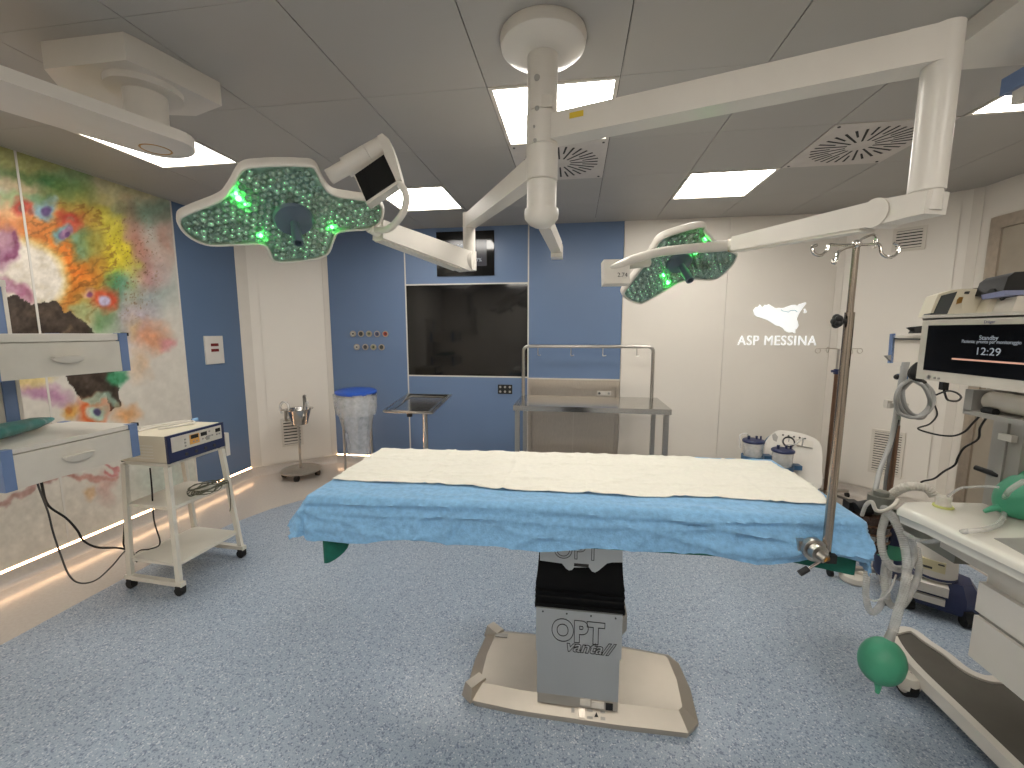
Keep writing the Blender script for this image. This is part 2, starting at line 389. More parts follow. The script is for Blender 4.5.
# ---- mural painting: per-vertex paint on the left wall
def vnoise(x, y, seed=0):
    xi = np.floor(x).astype(int); yi = np.floor(y).astype(int); xf = x-xi; yf = y-yi
    u = xf*xf*(3-2*xf); v = yf*yf*(3-2*yf)
    def h(a, b):
        n = (a*374761393+b*668265263+seed*1442695041) & 0xffffffff
        n = ((n ^ (n >> 13))*1274126177) & 0xffffffff
        return ((n ^ (n >> 16)) & 0xffff)/65535.0
    return (h(xi, yi)*(1-u)+h(xi+1, yi)*u)*(1-v)+(h(xi, yi+1)*(1-u)+h(xi+1, yi+1)*u)*v
def fbm(x, y, seed=0, o=4):
    s = 0; a = .5; t = 0
    for i in range(o): s = s+a*vnoise(x*2**i, y*2**i, seed+i*17); t += a; a *= .5
    return s/t
def paint(X, Y):
    wx = X+(fbm(X/14, Y/14, 3)-.5)*16; wy = Y+(fbm(X/14, Y/14, 9)-.5)*16
    n1 = fbm(X/7, Y/7, 21); n2 = fbm(X/3, Y/3, 33, 3); st = fbm(X/22+Y/60, Y/5, 41)
    col = np.stack([np.full(X.shape, c) for c in (206., 200., 189.)], -1)
    col += ((n1-.5)*18+(n2-.5)*8)[..., None]
    def mix(a, rgb):
        nonlocal col
        a = np.clip(a, 0, 1)[..., None]
        var = ((n1-.5)*50+(n2-.5)*34)[..., None]
        col = col*(1-a)+(np.array(rgb, float)+var)*a
    def blob(cx, cy, rx, ry, rgb, al=1., soft=.35, rot=0, warp=1.):
        x = (X+(wx-X)*warp)-cx; y = (Y+(wy-Y)*warp)-cy; a = math.radians(rot)
        u = (x*math.cos(a)+y*math.sin(a))/rx; v = (-x*math.sin(a)+y*math.cos(a))/ry
        d = np.sqrt(u*u+v*v); mix(al*np.clip((1+soft-d)/(2*soft), 0, 1)*(0.75+.5*n1), rgb)
    def line(pts, w, rgb, al=1.):
        d = np.full(X.shape, 1e9)
        for (x0, y0), (x1, y1) in zip(pts, pts[1:]):
            vx, vy = x1-x0, y1-y0; t = np.clip(((wx-x0)*vx+(wy-y0)*vy)/(vx*vx+vy*vy), 0, 1)
            d = np.minimum(d, np.hypot(wx-x0-t*vx, wy-y0-t*vy))
        mix(al*np.clip(1.5-d/w, 0, 1), rgb)
    def polyg(pts, rgb, al=1.):
        ins = np.zeros(X.shape, bool)
        for (x0, y0), (x1, y1) in zip(pts, pts[1:]+pts[:1]):
            c_ = ((y0 > wy) != (y1 > wy)); ins ^= c_ & (wx < (x1-x0)*(wy-y0)/((y1-y0) or 1e-9)+x0)
        mix(al*ins, rgb)
    # soft washes
    blob(122, 190, 46, 20, (192, 184, 128), .7, .6); blob(150, 182, 20, 14, (196, 186, 150), .5, .6)
    blob(140, 214, 30, 9, (112, 142, 118), .8, .6); blob(163, 208, 12, 10, (120, 146, 126), .6, .6)
    blob(20, 160, 70, 26, (150, 150, 84), .9, .6); blob(60, 150, 40, 14, (172, 176, 122), .5, .6)
    blob(65, 192, 26, 20, (92, 140, 92), .9, .5); blob(30, 178, 32, 8, (84, 112, 54), .85, .4, 12); blob(50, 190, 14, 10, (52, 104, 52), .9, .4)
    blob(22, 190, 26, 8, (180, 156, 116), .8, .5, 10); blob(12, 200, 26, 6, (150, 170, 110), .8, .5)
    blob(52, 205, 22, 7, (70, 130, 96), .8, .5, 8)
    blob(78, 255, 48, 62, (150, 130, 46), .92, .3); blob(84, 226, 26, 18, (160, 150, 64), .8, .5)
    blob(120, 262, 17, 44, (214, 196, 52), .95, .35, -18); blob(104, 226, 13, 16, (204, 192, 70), .7, .5, -30); blob(134, 280, 12, 13, (206, 190, 70), .8, .5)
    blob(18, 224, 56, 16, (208, 128, 72), .95, .4, 8); blob(26, 214, 34, 6, (226, 172, 120), .8, .5, 8)
    blob(60, 250, 40, 40, (196, 112, 34), .9, .35); blob(72, 266, 25, 26, (218, 118, 30), .9, .5); blob(64, 296, 14, 20, (190, 116, 40), .8, .4)
    mix(np.clip((np.sin((wy*.55+wx*.35)+st*9)-.35)*1.2, 0, .5)*(((wx-70)/48)**2+((wy-262)/60)**2 < 1), (112, 72, 24))
    blob(90, 245, 16, 20, (126, 112, 40), .7, .5); blob(82, 242, 10, 16, (96, 140, 110), .8, .5); blob(96, 240, 12, 14, (150, 150, 66), .6, .5)
    # face
    blob(24, 277, 45, 38, (216, 190, 120), .95, .1, 14, .4); blob(22, 278, 42, 35, (214, 205, 192), 1, .12, 14, .4)
    blob(2, 247, 14, 20, (150, 96, 128), .9, .4); blob(0, 240, 8, 10, (190, 150, 160), .7, .4); line([(12, 236), (14, 250), (6, 258)], 3, (126, 62, 96), .9)
    blob(18, 289, 18, 6, (150, 86, 114), .9, .4, 32); blob(10, 286, 12, 5, (196, 160, 176), .7, .4, 30)
    # dark hair above and below the shelf
    polyg([(-30, 296), (20, 296), (33, 303), (46, 297), (58, 301), (66, 313), (80, 316), (95, 330), (112, 345), (118, 375), (119, 404), (108, 413), (102, 396), (92, 402), (78, 396), (64, 378), (54, 368), (-30, 372)], (62, 50, 40), 1)
    line([(70, 330), (60, 345)], 2, (110, 92, 70), .7); blob(40, 312, 16, 5, (94, 78, 62), .6, .6)
    blob(117, 292, 13, 20, (62, 132, 92), .9, .45); blob(108, 322, 15, 11, (96, 138, 84), .9, .5); blob(82, 311, 10, 5, (150, 160, 110), .8, .5, 20)
    blob(118, 376, 9, 11, (60, 140, 96), .9, .4); blob(112, 305, 9, 12, (120, 130, 70), .7, .5)
    blob(146, 292, 26, 22, (134, 156, 152), .75, .6); blob(134, 322, 22, 24, (166, 150, 162), .7, .6)
    blob(152, 336, 16, 12, (208, 142, 104), .85, .6); blob(168, 342, 8, 7, (196, 128, 130), .8, .5)
    blob(140, 245, 9, 34, (176, 104, 84), .65, .7, -18); blob(166, 240, 8, 20, (186, 130, 110), .6, .7); blob(152, 276, 12, 14, (190, 130, 130), .5, .7)
    blob(140, 365, 9, 14, (202, 160, 120), .55, .7); blob(132, 330, 6, 10, (198, 160, 60), .3, .7)
    # flowers
    for (x, y, r, pet, cen) in ((22, 208, 9, (182, 58, 40), (120, 70, 60)), (31, 213, 7, (198, 84, 60), (150, 80, 60)), (47, 211, 11, (128, 160, 172), (92, 66, 116)), (70, 221, 10, (172, 56, 40), (150, 90, 70)), (68, 230, 8, (186, 76, 52), (120, 60, 50)),
                                (63, 236, 9, (110, 150, 150), (100, 84, 130)), (68, 236, 6, (150, 110, 140), (90, 50, 100)), (89, 295, 7, (206, 160, 130), (126, 70, 104)), (104, 302, 13, (190, 76, 44), (176, 170, 196)),
                                (91, 412, 15, (206, 92, 40), (190, 180, 160)), (97, 411, 8, (170, 196, 180), (60, 52, 92)), (68, 410, 8, (212, 160, 84), (190, 120, 50))):
        blob(x, y, r, r*.9, pet, .95, .35); blob(x, y, r*.45, r*.45, cen, .95, .3, 0, .3)
    line([(86, 400), (104, 398), (113, 406)], 3, (150, 178, 160), .8)
    blob(126, 413, 12, 9, (218, 152, 92), .8, .6); blob(44, 393, 26, 8, (176, 128, 158), .9, .5, 18); blob(28, 378, 22, 8, (214, 190, 120), .8, .5)
    # lower wash lines
    line([(-10, 516), (14, 496), (36, 483), (60, 477)], 2.6, (158, 112, 104), .8); line([(60, 477), (84, 479), (112, 480)], 2.2, (176, 116, 104), .8)
    blob(104, 488, 9, 12, (196, 150, 140), .7, .6); line([(106, 464), (116, 466), (112, 476), (104, 474)], 1.6, (190, 110, 110), .8); blob(90, 492, 4, 6, (206, 160, 110), .8, .5)
    blob(165, 480, 34, 22, (164, 180, 168), .6, .7); blob(60, 520, 60, 30, (206, 198, 184), .4, .7)
    # spatter
    sp = fbm(X/1.6, Y/1.6, 77, 2); reg = np.clip(1-(((X-132)/34)**2+((Y-262)/70)**2), 0, 1)
    mix(np.clip((sp-.7)*12, 0, 1)*reg*.9, (118, 84, 54))
    return np.clip(col, 0, 255)
def mural_wall():
    ny, nz = 520, 360
    ya, yb, za, zb = 0.2, YM, .1, ZC
    yy = np.linspace(ya, yb, ny); zz = np.linspace(za, zb, nz)
    Yg, Zg = np.meshgrid(yy, zz, indexing='ij')
    # where each wall point sits in the photo (a flat rectified copy of the painting)
    dx, dy, dz = XL, Yg, Zg-H
    c0 = dx*rt.x+dy*rt.y; c1 = -(dx*up.x+dy*up.y+dz*up.z); c2 = np.maximum(.25, dx*fw.x+dy*fw.y+dz*fw.z)
    col = paint(np.clip(c0/c2*F+512, -120, 400), np.clip(c1/c2*F+384, -200, 900))
    lc = np.where(col/255 <= .04045, col/255/12.92, ((col/255+.055)/1.055)**2.4)
    b = MB(); b.raw = True
    g = [[b.bm.verts.new((XL, y, z)) for z in zz] for y in yy]
    for i in range(ny-1):
        for j in range(nz-1): b.bm.faces.new((g[i][j], g[i+1][j], g[i+1][j+1], g[i][j+1]))
    m = bpy.data.materials.new('watercolour_mural'); m.use_nodes = True; nt = m.node_tree; bs = nt.nodes['Principled BSDF']
    at = nt.nodes.new('ShaderNodeAttribute'); at.attribute_name = 'paint'; nt.links.new(at.outputs['Color'], bs.inputs['Base Color']); bs.inputs['Roughness'].default_value = .4
    o = obj('mural', b, m, wl, 'painted watercolour of a face with flowers in the hair')
    a = o.data.color_attributes.new('paint', 'FLOAT_COLOR', 'POINT')
    buf = np.ones((ny*nz, 4), np.float32); buf[:, :3] = lc.reshape(-1, 3); a.data.foreach_set('color', buf.ravel())
YM = P(182.75, 332, x=XL).y
b = MB(); b.box((XL-.12, Y0, 0), (XL-.005, CLa.y+.02, ZC+.05)); wl = struct('wall_left', b, M['white_wall'])
mural_wall()
b = MB(); b.box((XL-.005, Y0, .1), (XL, .2, ZC)); struct('panel', b, M['white_wall'], wl)
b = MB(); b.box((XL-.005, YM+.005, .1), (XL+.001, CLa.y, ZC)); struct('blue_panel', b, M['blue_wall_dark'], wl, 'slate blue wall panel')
b = MB()
ys = P(63, 500, x=XL).y
for y in (YM, ys, ys-1.07, ys-2.14): b.box((XL-.002, y-.006, .1), (XL+.003, y+.006, ZC))
struct('seam_strip', b, M['white'], wl, 'white joint strip')
b = MB(); b.box((XL-.004, Y0, .086), (XL+.002, CLa.y, .098)); 
tag(obj('led_strip', b, M['strip']), 'glowing warm light strip along the foot of the mural wall', 'light strip')
def wallbox(name, a, bb, z0, z1, th, m, parent=None, label=None, off=0.0, st=True):
    d = (bb-a).normalized(); n = V((d.y, -d.x, 0))    # n points into the room for left->right order
    T = frame(a, d, V((0, 0, 1)))                       # local z = d x up
    L = (bb-a).length
    b = MB(); b.box((0, z0, -th+off), (L, z1, off), T=T)
    return struct(name, b, m, parent, label)
# chamfers
def chamfer(name, a, b_, st):
    w = wallbox(name, a, b_, 0, ZC+.05, .1, M['white_wall'], off=-.004)
    d = (b_-a).normalized(); L = (b_-a).length
    wallbox('panel', a+d*.19 if st == 'L' else a+d*.1, b_-d*.12, .1, ZC, .004, M['white_wall'], w, off=.006)
    wallbox('corner_strip', a, a+d*(.1 if st == 'L' else .06), .1, ZC, .004, M['white_trim'], w, off=.004)
    wallbox('corner_strip', b_-d*.06, b_, .1, ZC, .004, M['white_trim'], w, off=.004)
    return w
chamfer('wall_back_left', CLa, CLb, 'L'); chamfer('wall_back_right', CRa, CRb, 'R')
b = MB(); b.box((XR, Y0, 0), (XR+.1, CRb.y+.02, ZC+.05)); wr = struct('wall_right', b, M['white_wall'])
b = MB(); b.box((XL-.1, Y0-.1, 0), (XR+.1, Y0, ZC+.05)); wf = struct('wall_front', b, M['white_wall'])
b = MB(); b.box((-1.2, Y0, 0), (.4, Y0+.02, 2.1)); struct('door_2', b, M['grey_pl'])
# back wall with its cladding panels
b = MB(); b.box((CLb.x-.1, YB+.02, 0), (CRa.x+.1, YB+.14, ZC+.05)); wb = struct('wall_back', b, M['white_trim'])
def pw(px, py): return P(px, py, y=YB)
x1 = pw(405.9, 300).x; x2 = pw(528.2, 330).x; x3 = pw(621.5, 330).x; x4 = pw(723.5, 338).x
zt, zb = pw(460, 284).z, pw(460, 376.3).z
zn = pw(575, 379).z
def panel(xa, xb, za, zb_, m, lab=None, nm='panel'):
    b = MB(); b.box((xa+.003, YB, za), (xb-.003, YB+.025, zb_), .0015, 1); return struct(nm, b, m, wb, lab)
panel(CLb.x, x1, .1, ZC, M['blue_wall'], 'slate blue panel', 'blue_panel')
panel(x1, x2, zt, ZC, M['blue_wall'], 'slate blue panel', 'blue_panel'); panel(x1, x2, .1, zb, M['blue_wall'], 'slate blue panel', 'blue_panel')
panel(x2, x3, zn, ZC, M['blue_wall'], 'slate blue panel', 'blue_panel')
panel(x3, x4+.0015, .1, ZC, M['white_wall']); panel(x4-.0015, CRa.x, .1, ZC, M['white_wall'])
b = MB()
for x in (x1, x2): b.box((x-.007, YB-.002, .1), (x+.007, YB+.02, ZC))
for z in (zt, zb): b.box((x1, YB-.002, z-.007), (x2, YB+.02, z+.007))
b.box((x2, YB-.002, zn-.006), (x3, YB+.02, zn+.006))
struct('seam_strip', b, M['white'], wb, 'white joint strip')
b = MB(); b.box((CLb.x, YB+.0, .086), (x1, YB+.02, .098)); tag(obj('led_strip', b, M['strip']), 'short glowing light strip at the foot of the back wall beside the waste bag', 'light strip')
# baseboards: coved
def base(name, a, bb):
    d = (bb-a).normalized(); T = frame(a, d, V((0, 0, 1))); L = (bb-a).length
    pr = [(0, 0), (.05, 0), (.022, .008), (.008, .024), (.004, .085), (0, .085)]
    b = MB(); lo = [b.bm.verts.new(T @ V((0, z, n))) for n, z in pr]; hi = [b.bm.verts.new(T @ V((L, z, n))) for n, z in pr]
    for i in range(len(pr)):
        k = (i+1) % len(pr); b.bm.faces.new((lo[i], lo[k], hi[k], hi[i]))
    struct(name, b, M['border'], angle=60)
base('baseboard_left', V((XL, Y0, 0)), CLa); base('baseboard_back_left', CLa, CLb); base('baseboard_back', CLb, CRa); base('baseboard_back_right', CRa, CRb); base('baseboard_right', CRb, V((XR, Y0, 0)))
# door in the right wall (deep dark frame and leaf)
d0 = P(990, 260, x=XR); zt_d = P(996, 218, x=XR).z
b = MB(); fr = M['steel_dark']
b.box((XR-.03, d0.y-1.35, 0), (XR+.0, d0.y-1.25, zt_d)); b.box((XR-.03, d0.y-.09, 0), (XR, d0.y, zt_d)); b.box((XR-.03, d0.y-1.25, zt_d-.09), (XR, d0.y-.09, zt_d))
dr = struct('door_1', b, fr)
b = MB(); b.box((XR-.015, d0.y-1.25, 0), (XR, d0.y-.09, zt_d-.09)); struct('door_leaf', b, mat('door_taupe', (150, 140, 126), .4), dr)
b = MB(); b.tube([(XR-.06, d0.y-.2, .9), (XR-.06, d0.y-.2, 1.3)], .012); struct('door_handle', b, M['steel'], dr)
# grilles
def grille(a, bb, c4, label, n, nm='wall_grille'):
    d = (bb-a).normalized(); nrm = V((d.y, -d.x, 0))
    q = [P(px, py, pl=(a, nrm)) for px, py in c4]
    us = [(v-a).dot(d) for v in q]; zs = [v.z for v in q]
    u0, u1, z0, z1 = (us[0]+us[2])/2, (us[1]+us[3])/2, (zs[2]+zs[3])/2, (zs[0]+zs[1])/2
    Tm = frame(a+d*((u0+u1)/2)+V((0, 0, (z0+z1)/2))+nrm*.006, d, V((0, 0, 1)))
    w, h = (u1-u0)/2, (z1-z0)/2
    t = thing(nm, None, label, 'vent', mw=Tm)
    b = MB(); e = .022
    b.box((-w-e, -h-e, 0), (w+e, -h, .014), .003); b.box((-w-e, h, 0), (w+e, h+e, .014), .003); b.box((-w-e, -h, 0), (-w, h, .014), .003); b.box((w, -h, 0), (w+e, h, .014), .003)
    obj('grille_frame', b, M['white_trim'], t, local=True)
    b = MB(); b.box((-w, -h, .001), (w, h, .003)); obj('backing', b, M['dark'], t, local=True)
    b = MB()
    for i in range(n):
        z = -h+(i+.5)*2*h/n; s_ = h/n*.62
        b.box((-w, z-s_, .004), (w, z+s_, .012), T=Matrix.Translation(V((0, 0, 0))))
    obj('slats', b, M['white_trim'], t, local=True)
grille(CLa, CLb, ((283.5, 418), (300.5, 421), (283.5, 444), (300.5, 443)), 'small white louvred grille low on the wall behind the basin stand', 8)
grille(CRa, CRb, ((876, 431), (903, 435), (871, 469), (898, 475)), 'tall white louvred grille low on the wall behind the hose stand', 16)
grille(CRa, CRb, ((896.5, 231.5), (923.5, 229), (896, 249.5), (922, 247)), 'white louvred grille high on the wall near the ceiling', 6)
# red indicator switch on the blue panel
q0, q1 = P(203, 336, x=XL), P(223.5, 363, x=XL)
t = thing('indicator_panel', (XL, (q0.y+q1.y)/2, (q0.z+q1.z)/2), 'white square wall switch plate with two dark red windows on the blue panel', 'switch')
b = MB(); b.box((XL+.001, q0.y, q1.z), (XL+.014, q1.y, q0.z), .004); obj('plate', b, M['white'], t)
cy = (q0.y+q1.y)/2; cz = (q0.z+q1.z)/2
for dz in (.03, -.022):
    b = MB(); b.box((XL+.014, cy-.04, cz+dz-.015+.02), (XL+.017, cy+.045, cz+dz+.02+.012), .002); obj('indicator_window', b, M['red'], t)
# ================================================================ SURGICAL LIGHTS
def bar(mb, p0, p1, w0, h0, w1=None, h1=None, bev=.008, upv=(0, 0, 1), seg=2):
    p0, p1 = V(p0), V(p1); w1 = w0 if w1 is None else w1; h1 = h0 if h1 is None else h1
    d = (p1-p0).normalized(); s_ = d.cross(V(upv)).normalized(); u = s_.cross(d)
    v = []
    for p, w, h in ((p0, w0, h0), (p1, w1, h1)):
        for a, b_ in ((-1, -1), (1, -1), (1, 1), (-1, 1)): v.append(mb.bm.verts.new(p+s_*(a*w/2)+u*(b_*h/2)))
    fs = [mb.bm.faces.new([v[i] for i in q]) for q in ((3,2,1,0),(4,5,6,7),(0,1,5,4),(1,2,6,5),(2,3,7,6),(3,0,4,7))]
    mb._fin(v, fs, bev, seg)
    return mb
cc = P(543, 37, z=ZC); cx, cy = cc.x, cc.y
def zc(py): return P(541, py, y=cy).z
t = thing('surgical_light_mount', (cx, cy, ZC), 'thick white ceiling column of the surgical lights with a round canopy', 'light mount')
b = MB(); b.lathe([(0, 0), (.160, 0), (.164, -.012), (.158, -.040), (.14, -.054), (.1, -.066), (.085, -.07), (0, -.07)], (cx, cy, ZC), seg=48); obj('canopy', b, M['white'], t)
z1, z2, z3, z4 = zc(115), zc(148), zc(182), zc(219)
r0 = .058
def colseg(za, zb_, r, nm, lab=None):
    b = MB(); b.lathe([(0, 0), (r-.004, 0), (r, -.004), (r, zb_-za+.004), (r-.004, zb_-za), (0, zb_-za)], (cx, cy, za), seg=40); return obj(nm, b, M['white'], t, lab)
colseg(ZC-.06, z1, r0, 'column'); colseg(z1, z2, r0+.003, 'collar'); colseg(z2, z3, r0+.003, 'collar'); colseg(z3, z4+.03, r0, 'collar')
b = MB(); b.lathe([(0, .035), (r0+.008, .035), (r0+.01, .02), (r0+.008, 0), (r0-.01, -.022), (r0-.03, -.032), (0, -.036)], (cx, cy, z4), seg=40); obj('end_cap', b, M['white'], t)
b = MB()
for (px, py, s_) in ((537, 77, 5), (537, 108, 4), (535, 140, 3), (534, 126, 2)):
    q = P(px, py, y=cy-r0-.003); b.cyl(q, q+V((0, .012, 0)), s_*.0022, seg=12)
obj('screw_cap', b, M['grey_pl'], t)
q0, q1 = P(541.5, 95, y=cy-r0-.0), P(552, 107, y=cy-r0); b = MB(); b.box((q0.x, cy-r0-.004, q1.z), (q1.x, cy-r0+.03, q0.z), .002); obj('access_plate', b, M['lgrey'], t)
# third short arm
p0, p1 = P(545, 222, D=1.9), P(557, 248, D=2.35)
b = MB(); bar(b, p0, p1, .055, .065, bev=.01); obj('short_arm', b, M['white'], t, 'short third arm ending in a square cap')
b = MB(); q = P(557, 252, D=2.37); b.box(q-V((.032, .04, .035)), q+V((.032, .04, .035)), .008); obj('arm_cap', b, M['white'], t)

def lamp_head(root, cpx, D, ncam, outline, greens, pitch, hub_r, rod, thick, seed):
    n = (rt*ncam[0]-up*ncam[1]-fw*ncam[2]).normalized()
    c = P(cpx[0], cpx[1], D=D); X = (rt-n*rt.dot(n)).normalized()
    Z = -n; Y = Z.cross(X); T = Matrix(((X.x, Y.x, Z.x, c.x), (X.y, Y.y, Z.y, c.y), (X.z, Y.z, Z.z, c.z), (0, 0, 0, 1))); Ti = T.inverted()
    loc = lambda px, py: (Ti @ P(px, py, pl=(c, n)))
    pl = [loc(*p) for p in outline]
    sm = catmull([V((p.x, p.y, 0)) for p in pl], 4, True)
    poly = [(p.x, p.y) for p in sm]
    gxc = sum(p[0] for p in poly)/len(poly); gyc = sum(p[1] for p in poly)/len(poly)
    N = len(poly)
    nor = []
    ar = sum(poly[i][0]*poly[(i+1) % N][1]-poly[(i+1) % N][0]*poly[i][1] for i in range(N))
    sg = 1 if ar > 0 else -1
    for i in range(N):
        a, b_ = poly[i-2], poly[(i+2) % N]; tx, ty = b_[0]-a[0], b_[1]-a[1]; l = math.hypot(tx, ty) or 1
        nor.append((ty/l*sg, -tx/l*sg))
    def off(d): return [(poly[i][0]+nor[i][0]*d, poly[i][1]+nor[i][1]*d) for i in range(N)]
    def scl(k, d=0): return [(gxc+(p[0]-gxc)*k, gyc+(p[1]-gyc)*k) for p in off(d)]
    rings = [(off(-.013), .014), (off(-.0115), .001), (off(-.009), -.0015), (off(-.004), -.0015), (off(.0), .002), (off(.003), .014), (off(.003), thick), (off(-.008), thick+.015), (scl(.8, -.01), thick+.03), (scl(.45), thick+.038)]
    mb = MB(); prev = None
    for pts, z in rings:
        r = [mb.bm.verts.new(T @ V((p[0], p[1], z))) for p in pts]
        if prev:
            for i in range(N): mb.bm.faces.new((prev[i], prev[(i+1) % N], r[(i+1) % N], r[i]))
        prev = r
    mb.bm.faces.new(prev)
    sh = obj('lamp_head', mb, M['white'], root)
    inner = off(-.012)
    mb = MB(); mb.bm.faces.new([mb.bm.verts.new(T @ V((p[0], p[1], .013))) for p in inner]); obj('reflector_plate', mb, M['reflector_plate'], sh)
    def inside(x, y, P_=inner):
        r = False
        for i in range(N):
            (xa, ya), (xb, yb) = P_[i], P_[i-1]
            if (ya > y) != (yb > y) and x < (xb-xa)*(y-ya)/(yb-ya)+xa: r = not r
        return r
    xs = [p[0] for p in poly]; ys_ = [p[1] for p in poly]; rnd = random.Random(seed)
    cups, led = MB(), MB(); row = 0; y = min(ys_)
    while y < max(ys_):
        x = min(xs)+(pitch/2 if row % 2 else 0)
        while x < max(xs):
            R = pitch*.47
            if math.hypot(x, y) > hub_r*.8 and all(inside(x+R*.8*math.cos(a), y+R*.8*math.sin(a)) for a in (0, 1.57, 3.14, 4.71)):
                ax = T.to_3x3() @ V((rnd.uniform(-.25, .25), rnd.uniform(-.25, .25), 1))
                cups.lathe([(R, -.0), (R*.93, .001), (R*.72, .006), (R*.3, .011), (0, .012)], T @ V((x, y, .001)), ax, seg=7)
                if rnd.random() < .4: led.ell(T @ V((x, y, .006)), R*.17, u=6, v=4)
            x += pitch
        y += pitch*.866; row += 1
    obj('reflector_array', cups, M['reflector'], sh, angle=15)
    obj('glint_diodes', led, M['glint_led'], sh)  # diodes in random cups, made to glow as stand-in for reflector sparkle
    for g in greens:
        q = loc(*g[:2]); mb = MB(); mb.ell(T @ V((q.x, q.y, .004)), g[2], u=12, v=8); gd = obj('green_diode', mb, M['green_led'], sh, 'bright green diode')
        ld_ = bpy.data.lights.new('green_glow', 'POINT'); ld_.energy = g[2]*8; ld_.color = (.05, 1, .12); ld_.shadow_soft_size = .004
        lo_ = bpy.data.objects.new('green_glow', ld_); C.objects.link(lo_); lo_.location = T @ V((q.x, q.y, -.012))
    mb = MB(); mb.prism(off(-.0118), -.0006, .0003, T=T); obj('glass_cover', mb, M['glass_cover'], sh)
    hb = obj('handle_hub', MB().lathe([(0, .01), (hub_r*.9, .008), (hub_r, -.004), (hub_r*.9, -.016), (hub_r*.4, -.024), (.02, -.03), (0, -.03)], c, Z, seg=32), M['slate_handle'], root)
    obj('sterile_handle', MB().lathe([(0, -.02), (.0165, -.02), (.016, -.05), (.0195, -rod*.6), (.0195, -rod), (.015, -rod-.003), (.012, -rod+.02), (0, -rod+.02)], c, Z, seg=20), M['slate_handle'], root)
    return T, sh
def zz(x, y, ox, oy, k): return (ox+x/k, oy+y/k)
# ---- left, large lamp
t = thing('surgical_lamp', (cx, cy, z2), 'large four-lobed surgical lamp with green lights, carrying a small screen', 'surgical lamp', 'surgical lamps')
OL = [zz(x, y, 160, 120, 4) for x, y in ((70, 395), (120, 365), (235, 318), (275, 275), (325, 195), (400, 180), (480, 176), (560, 177), (622, 188), (655, 250), (695, 295), (790, 312), (870, 325), (897, 360), (885, 410), (840, 441), (725, 452), (700, 482), (668, 545), (560, 570), (458, 570), (430, 525), (405, 503), (300, 506), (200, 507), (130, 482), (82, 440))]
lamp_head(t, (293.5, 219), 1.76, (.37, .80, .47), OL, ((238.5, 199, .011), (236, 194, .007), (261, 236, .008), (332, 227.5, .008), (277, 212, .006), (245, 205, .005)), .027, .078, .155, .042, 3)
zl = (z2+z3)/2; pe = P(469, 222, z=zl)
d = (V((pe.x, pe.y, zl))-V((cx, cy, zl))).normalized()
b = MB(); bar(b, V((cx, cy, zl))+d*.05, V((pe.x, pe.y, zl))-d*.02, .075, .085, .065, .075, .012); obj('extension_arm', b, M['white'], t)
pk = P(468, 262, y=pe.y)
b = MB(); b.cyl((pe.x, pe.y, zl+.05), (pe.x, pe.y, pk.z+.03), .036, bev=.006, seg=28); obj('drop_tube', b, M['white'], t)
b = MB(); b.cyl((pe.x, pe.y, pk.z+.06), (pe.x, pe.y, pk.z-.05), .042, seg=28, bev=.012); b.cyl(V((pe.x, pe.y, pk.z))-rt*.06-fw*.02, V((pe.x, pe.y, pk.z))+rt*.02-fw*.02, .058, seg=28, bev=.012); obj('knuckle', b, M['white'], t)
p0 = P(466, 262, y=pe.y-.02); p1 = P(378, 230, D=1.98)
b = MB(); bar(b, p0, p1, .09, .115, .075, .085, .018, seg=3); sa = obj('spring_arm', b, M['white'], t)
b = MB(); bar(b, p0+(p1-p0)*.12-V((0, 0, .05)), p1-V((0, 0, .04)), .07, .03, .055, .02, .008); obj('arm_cover', b, M['cream'], sa)
b = MB(); b.cyl(p1, p1+(p1-p0).normalized()*.05, .034, .026, bev=.006); obj('swivel', b, M['cream'], t)
yk = [P(376, 230, D=1.95), P(388, 229, D=1.84), P(399, 219, D=1.76), P(405.5, 206, D=1.73), P(405.5, 193, D=1.72), P(398, 182, D=1.72)]
b = MB(); b.tube(yk, .0145, seg=14); obj('yoke', b, M['white'], t)
# screen housing: slab carried on a fat tube
h0, h1 = P(329, 177, D=1.74), P(384, 146, D=1.74)
b = MB(); b.cyl(h0, h0+(h1-h0)*.32, .03, seg=28, bev=.004); b.cyl(h0+(h1-h0)*.3, h0+(h1-h0)*.72, .04, seg=28, bev=.005); b.cyl(h0+(h1-h0)*.725, h1, .04, seg=28, bev=.008); obj('pivot_tube', b, M['white'], t)
q = [P(*p, D=1.70) for p in ((354.4, 174.7), (384, 154), (396.6, 181), (366, 201.6))]
ux = (q[1]-q[0]).normalized(); uy = (q[0]-q[3]); Tq = frame(sum(q, V())/4, ux, uy); Tqi = Tq.inverted()
lq = [Tqi @ v for v in q]
b = MB(); b.prism([(v.x*1.04+(.004 if v.x > 0 else 0), v.y*1.04-(.008 if v.y < 0 else 0)) for v in lq], -.05, -.002, .008, T=Tq); mh = obj('screen_housing', b, M['white'], t)
b = MB(); b.prism([(v.x*.98, v.y*.98) for v in lq], -.002, .001, .001, T=Tq); obj('touch_screen', b, M['screen'], mh, 'black touch screen')
pts = [P(*p, D=1.71) for p in ((378, 138), (383, 135), (390, 141), (396, 158), (402, 181), (397, 183), (391, 168), (384, 152))]
lp = [Tqi @ v for v in pts]; b = MB(); b.prism([(v.x, v.y) for v in lp], -.07, .004, .006, T=Tq); obj('side_plate', b, M['white'], t)
